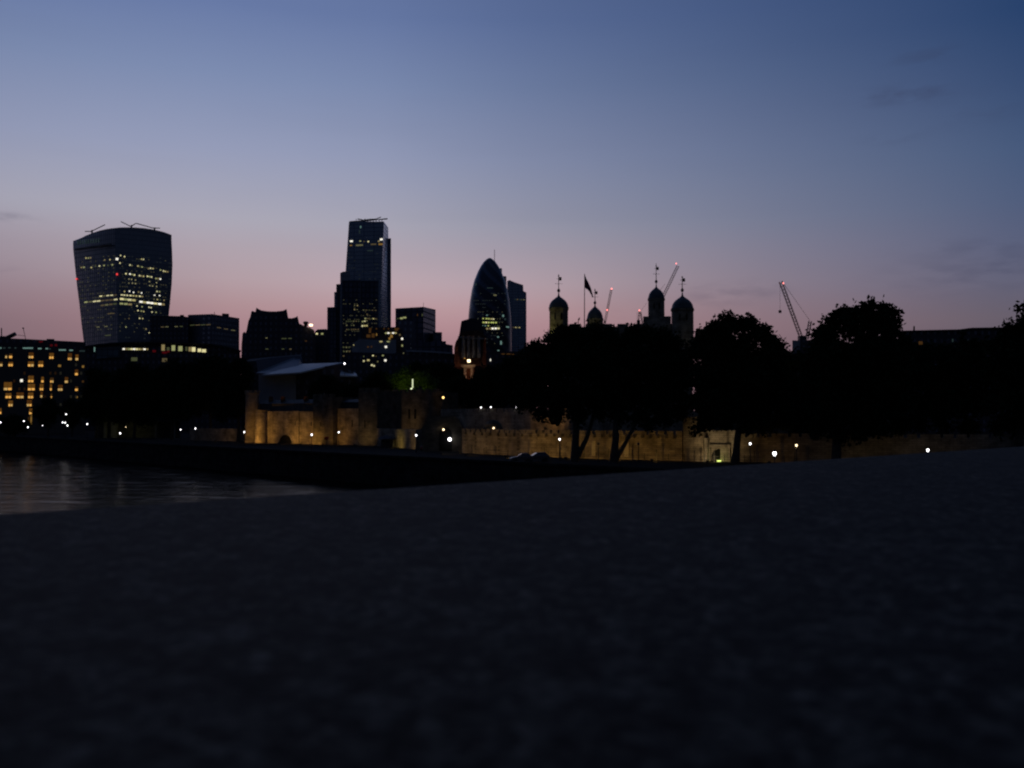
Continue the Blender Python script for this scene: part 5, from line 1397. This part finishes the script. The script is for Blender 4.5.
gflood('weak floodlight at the foot of the right gatehouse tower', 371, -5, 428, 377, tx=371, col=(1, .6, .2))
def oflood(label, px, off, py_t, e, col=(1, .56, .12), size=125, tx=None):
    a = ow(px, 0); a1_ = ow(px + 2, 0); b = ow(tx or px, 0)
    nx_, ny_ = a1_[1] - a[1], -(a1_[0] - a[0]); nl_ = math.hypot(nx_, ny_); o_ = -off * .85
    a = (a[0] + nx_ / nl_ * o_, a[1] + ny_ / nl_ * o_)
    flood(label, (a[0], a[1], WHARF + .4), (b[0], b[1], Z(py_t, b[1])), e, col, size)
oflood('wall floodlight right of the kiosk', 401, -4, 442, 252, (.9, .65, .15))
oflood('wall floodlight right of the gate arch', 474, -9.0, 449, 303, (1, .6, .18))
oflood('wall floodlight midway between gate arch and cars', 500, -9.0, 449, 316)
oflood('wall floodlight behind the parked cars', 532, -9.0, 450, 400)
oflood('wall floodlight left of the lit lamp post', 556, -8.0, 452, 332)
oflood('wall floodlight behind the first forked tree', 590, -8.0, 452, 316)
oflood('wall floodlight between the forked trees', 628, -8.0, 452, 280)
oflood('wall floodlight before the square buttress tower', 668, -8.0, 452, 248)
oflood('gate floodlight shining up the pale recessed wall', 717, -7.5, 444, 697, (1, .72, .36), 100)
oflood('wall floodlight right of the single tree trunk', 772, -8.0, 454, 88)
oflood('wall floodlight under the tallest right tree', 850, -8.0, 452, 41, (1, .7, .3))
oflood('wall floodlight under the wide low right tree', 900, -8.0, 452, 32, (1, .7, .3))
oflood('wall floodlight near the right edge', 945, -8.0, 452, 29, (1, .7, .3))
# inner wall and keep
a = P(405, 430, 255); flood('weak floodlight in the inner ward below the castle range', (a.x, a.y, WHARF + 3), P(405, 405, 265), 420, (1, .6, .25), 120)
oflood('weak floodlight at the low wall before the gate tower',  414, -4, 440, 110, (.95, .6, .2))
a = ow(545, 17); b = ow(548, 24); flood('floodlight between the two walls below the forked trees', (a[0], a[1], -1.9), (b[0], b[1], .2), 420, (1, .52, .14), 110)
a = ow(500, 17); b = ow(490, 24); flood('weak floodlight between the two walls left of the cars', (a[0], a[1], -1.9), (b[0], b[1], -.5), 60, (1, .55, .2), 110)
a = tl[0]; flood('roof floodlight aimed at the leftmost turret', (a.x - 7, a.y - 7, a.z - 9), (a.x - .5, a.y, a.z - 3), 620, (.85, .82, .22), 60)
a = tl[3]; flood('roof floodlight aimed at the rightmost turret', (a.x + 2, a.y - 9, a.z - 12), (a.x, a.y, a.z - 4), 45, (.9, .8, .35), 60)
a = tl[2]; flood('roof floodlight between the two right turrets', (a.x + 4.6, a.y - 3.8, a.z - 8.5), (a.x + 3.6, a.y, a.z - 6.5), 130, (.8, .9, .3), 70)
a = tl[1]; flood('roof floodlight aimed at the small rear turret', (a.x - 2.5, a.y - 8, a.z - 4), (a.x, a.y, a.z - 1), 130, (.9, .85, .3), 60)
# far lights
a = P(466, 385, 420); flood('forecourt floodlight before the classical tower', (a.x, a.y, a.z - 4), P(471, 345, 430), 2600, (1, .45, .25), 80)
a = P(468.5, 363, 419); flood('portico floodlight of the classical tower', (a.x, a.y - 2, a.z), P(468, 372, 424), 260, (1, .5, .15), 100)
a = P(215, 436, 278); flood('weak floodlight before the dim quayside wall', (a.x, a.y, WHARF + .4), P(222, 432, 290), 230, (1, .55, .2), 110)
a = P(128, 437, 322); flood('weak floodlight before the faint pavilion', (a.x, a.y, WHARF + .4), P(125, 428, 333), 180, (.75, .8, .25), 120)

# ------------------------------------------------------------------ world: dusk sky
def lin(c):
    c = c / 255.0
    return c / 12.92 if c <= .04045 else ((c + .055) / 1.055) ** 2.4
w = bpy.data.worlds.new('World'); S.world = w; w.use_nodes = True
nt = w.node_tree; N = nt.nodes; Lk = nt.links
bg = N['Background']
tc = N.new('ShaderNodeTexCoord'); sep = N.new('ShaderNodeSeparateXYZ'); Lk.new(tc.outputs['Generated'], sep.inputs[0])
def M(op, a, b=None, c=None, clamp=False):
    n = N.new('ShaderNodeMath'); n.operation = op; n.use_clamp = clamp
    for i, v in enumerate((a, b, c)):
        if v is None: continue
        if isinstance(v, (int, float)): n.inputs[i].default_value = v
        else: Lk.new(v, n.inputs[i])
    return n.outputs[0]
x_, y_, z_ = sep.outputs
hor = M('SQRT', M('ADD', M('MULTIPLY', x_, x_), M('MULTIPLY', y_, y_)))
hor = M('MAXIMUM', hor, 1e-4)
def bearing_angle(px):
    a_ = math.atan2((px - 512) / F, 1)
    cd_ = M('DIVIDE', M('ADD', M('MULTIPLY', x_, math.sin(a_)), M('MULTIPLY', y_, math.cos(a_))), hor)
    return M('DIVIDE', M('ARCCOSINE', M('MINIMUM', cd_, .99999)), math.pi)
saz = math.atan2((190 - 512) / F, 1); sx, sy = math.sin(saz), math.cos(saz)
ang = bearing_angle(195); ang_low = bearing_angle(400)
def ramp(stops, fac):
    r = N.new('ShaderNodeValToRGB'); cr = r.color_ramp; cr.interpolation = 'LINEAR'
    while len(cr.elements) < len(stops): cr.elements.new(.5)
    for e, (p_, c) in zip(cr.elements, sorted(stops)):
        e.position = p_; e.color = (*c, 1)
    Lk.new(fac, r.inputs['Fac'])
    return r.outputs['Color']
def zof(px, py):
    v = ray(px, py).normalized(); return v.z
def stops(px, lst, tail):
    return [(max(0, zof(px, y)), tuple(lin(v) for v in c)) for y, c in lst] + tail
zen = (.026, .044, .092)
zz = M('MAXIMUM', z_, 0.0)
A_ = ramp(stops(250, [(418, (132, 98, 104)), (345, (158, 122, 128)), (322, (166, 131, 137)), (305, (171, 140, 145)), (280, (175, 154, 161)), (250, (174, 161, 171)), (220, (170, 167, 181)), (185, (160, 162, 183)), (150, (149, 156, 184)), (75, (125, 140, 176)), (5, (104, 122, 166))],
     [(.52, (.085, .12, .25)), (.7, (.045, .07, .16)), (1.0, zen)]), zz)
B_ = ramp(stops(1000, [(418, (84, 72, 84)), (345, (98, 88, 100)), (317, (104, 95, 107)), (280, (98, 98, 119)), (240, (89, 96, 123)), (200, (79, 93, 124)), (150, (70, 89, 123)), (80, (55, 76, 114)), (12, (41, 66, 107))],
     [(.52, (.018, .045, .13)), (.7, (.02, .042, .11)), (1.0, zen)]), zz)
C_ = ramp([(0, (.012, .014, .021)), (.2, (.014, .017, .027)), (.5, (.012, .02, .05)), (1.0, zen)], zz)
def fall(st, fac):
    return ramp([(p_, (v, v, v)) for p_, v in st], fac)
fh = fall([(0, 0), (.03, .02), (.058, .08), (.108, .35), (.187, .70), (.262, 1.0)], ang)
fl_w = fall([(0, 0), (.055, .0), (.075, .14), (.12, .52), (.19, 1.0)], ang_low)
em_ = M('DIVIDE', M('SUBTRACT', z_, .09), .115, clamp=True)
f1 = N.new('ShaderNodeMix'); f1.data_type = 'RGBA'; Lk.new(em_, f1.inputs['Factor']); Lk.new(fl_w, f1.inputs['A']); Lk.new(fh, f1.inputs['B'])
m1 = N.new('ShaderNodeMix'); m1.data_type = 'RGBA'; Lk.new(f1.outputs['Result'], m1.inputs['Factor']); Lk.new(A_, m1.inputs['A']); Lk.new(B_, m1.inputs['B'])
def afterglow(colour):
    a_ = M('ARCTAN2', x_, y_); e_ = M('DIVIDE', z_, hor)
    v = ray(425, 300).normalized()
    da = M('DIVIDE', M('SUBTRACT', a_, math.atan2(v.x, v.y)), .16); de = M('DIVIDE', M('SUBTRACT', e_, .12), .05)
    k_ = M('MULTIPLY_ADD', M('EXPONENT', M('MULTIPLY', M('ADD', M('MULTIPLY', da, da), M('MULTIPLY', de, de)), -1.0)), .22, 1.0)
    vm = N.new('ShaderNodeVectorMath'); vm.operation = 'SCALE'
    Lk.new(colour, vm.inputs[0]); Lk.new(k_, vm.inputs['Scale'])
    return vm.outputs[0]
f2 = N.new('ShaderNodeMapRange'); f2.interpolation_type = 'SMOOTHSTEP'; f2.inputs['From Min'].default_value = .262; f2.inputs['From Max'].default_value = .5; Lk.new(ang, f2.inputs['Value'])
m2 = N.new('ShaderNodeMix'); m2.data_type = 'RGBA'; Lk.new(f2.outputs['Result'], m2.inputs['Factor']); Lk.new(afterglow(m1.outputs['Result']), m2.inputs['A']); Lk.new(C_, m2.inputs['B'])
# thin clouds: soft patches at their own bearings, broken up by noise
az = M('ARCTAN2', x_, y_); el = M('DIVIDE', z_, hor)
cmb = N.new('ShaderNodeCombineXYZ'); Lk.new(M('MULTIPLY', az, 22.0), cmb.inputs[0]); Lk.new(M('MULTIPLY', el, 75.0), cmb.inputs[1])
cn = N.new('ShaderNodeTexNoise'); cn.inputs['Scale'].default_value = 1.0; cn.inputs['Detail'].default_value = 4; Lk.new(cmb.outputs[0], cn.inputs['Vector'])
cnr = M('MULTIPLY', M('SUBTRACT', cn.outputs['Fac'], .40), 5.0, clamp=True)
tot = None
for px, py, rx, ry, s_ in ((905, 95, 34, 8, .42), (925, 56, 32, 8, .20), (5, 217, 22, 4, .35), (12, 272, 24, 4, .12), (715, 296, 36, 12, .20), (765, 290, 22, 8, .16), (960, 275, 60, 16, .18), (985, 246, 55, 7, .16), (890, 138, 25, 6, .12), (1012, 268, 22, 12, .18), (640, 312, 40, 8, .06), (985, 110, 45, 14, .12)):
    v = ray(px, py).normalized(); a0 = math.atan2(v.x, v.y); e0 = v.z / math.hypot(v.x, v.y)
    da = M('DIVIDE', M('SUBTRACT', az, a0), rx / F); de = M('DIVIDE', M('SUBTRACT', el, e0), ry / F)
    g_ = M('MULTIPLY', M('EXPONENT', M('MULTIPLY', M('ADD', M('MULTIPLY', da, da), M('MULTIPLY', de, de)), -1.0)), s_)
    g_ = M('MULTIPLY', g_, 1.05)
    tot = g_ if tot is None else M('ADD', tot, g_)
cf = M('MULTIPLY', tot, cnr, clamp=True)
# faint wide streaks everywhere
cmb2 = N.new('ShaderNodeCombineXYZ'); Lk.new(M('MULTIPLY', az, 3.0), cmb2.inputs[0]); Lk.new(M('MULTIPLY', el, 22.0), cmb2.inputs[1])
cn2 = N.new('ShaderNodeTexNoise'); cn2.inputs['Scale'].default_value = 1.0; cn2.inputs['Detail'].default_value = 3; Lk.new(cmb2.outputs[0], cn2.inputs['Vector'])
cf = M('ADD', cf, M('MULTIPLY', M('SUBTRACT', cn2.outputs['Fac'], .5), .10), clamp=True)
m3 = N.new('ShaderNodeMix'); m3.data_type = 'RGBA'; Lk.new(cf, m3.inputs['Factor']); Lk.new(m2.outputs['Result'], m3.inputs['A']); m3.inputs['B'].default_value = (.035, .04, .085, 1)
# below the horizon: dark
fg = M('GREATER_THAN', z_, -0.002)
m4 = N.new('ShaderNodeMix'); m4.data_type = 'RGBA'; Lk.new(fg, m4.inputs['Factor']); m4.inputs['A'].default_value = (.002, .002, .003, 1); Lk.new(m3.outputs['Result'], m4.inputs['B'])
Lk.new(m4.outputs['Result'], bg.inputs['Color']); bg.inputs['Strength'].default_value = 1.0

# faint added sun lamp low in the west; the real sun has already set
l = bpy.data.lights.new('sun', 'SUN'); l.energy = .015; l.angle = R(12); l.color = (1, .6, .5)
o = bpy.data.objects.new('sun', l); link(o)
sd = Vector((sx * math.cos(R(3)), sy * math.cos(R(3)), math.sin(R(3)))); o.rotation_euler = (-sd).to_track_quat('-Z', 'Y').to_euler(); o.location = sd * 100

# ------------------------------------------------------------------ camera and render settings
cd = bpy.data.cameras.new('camera'); cam = bpy.data.objects.new('camera', cd); link(cam)
cam.rotation_euler = (math.pi / 2 + TH, 0, 0)
cd.sensor_width = 36; cd.lens = F / 1024 * 36; cd.clip_start = .01; cd.clip_end = 12000
cd.dof.use_dof = True; cd.dof.focus_distance = 5.0; cd.dof.aperture_fstop = 12.0
S.camera = cam
S.view_settings.view_transform = 'Standard'; S.view_settings.look = 'None'; S.view_settings.exposure = 0; S.view_settings.gamma = 1
S.render.engine = 'CYCLES'
S.cycles.max_bounces = 4
S.cycles.filter_width = 2.1
S.cycles.sample_clamp_indirect = 2
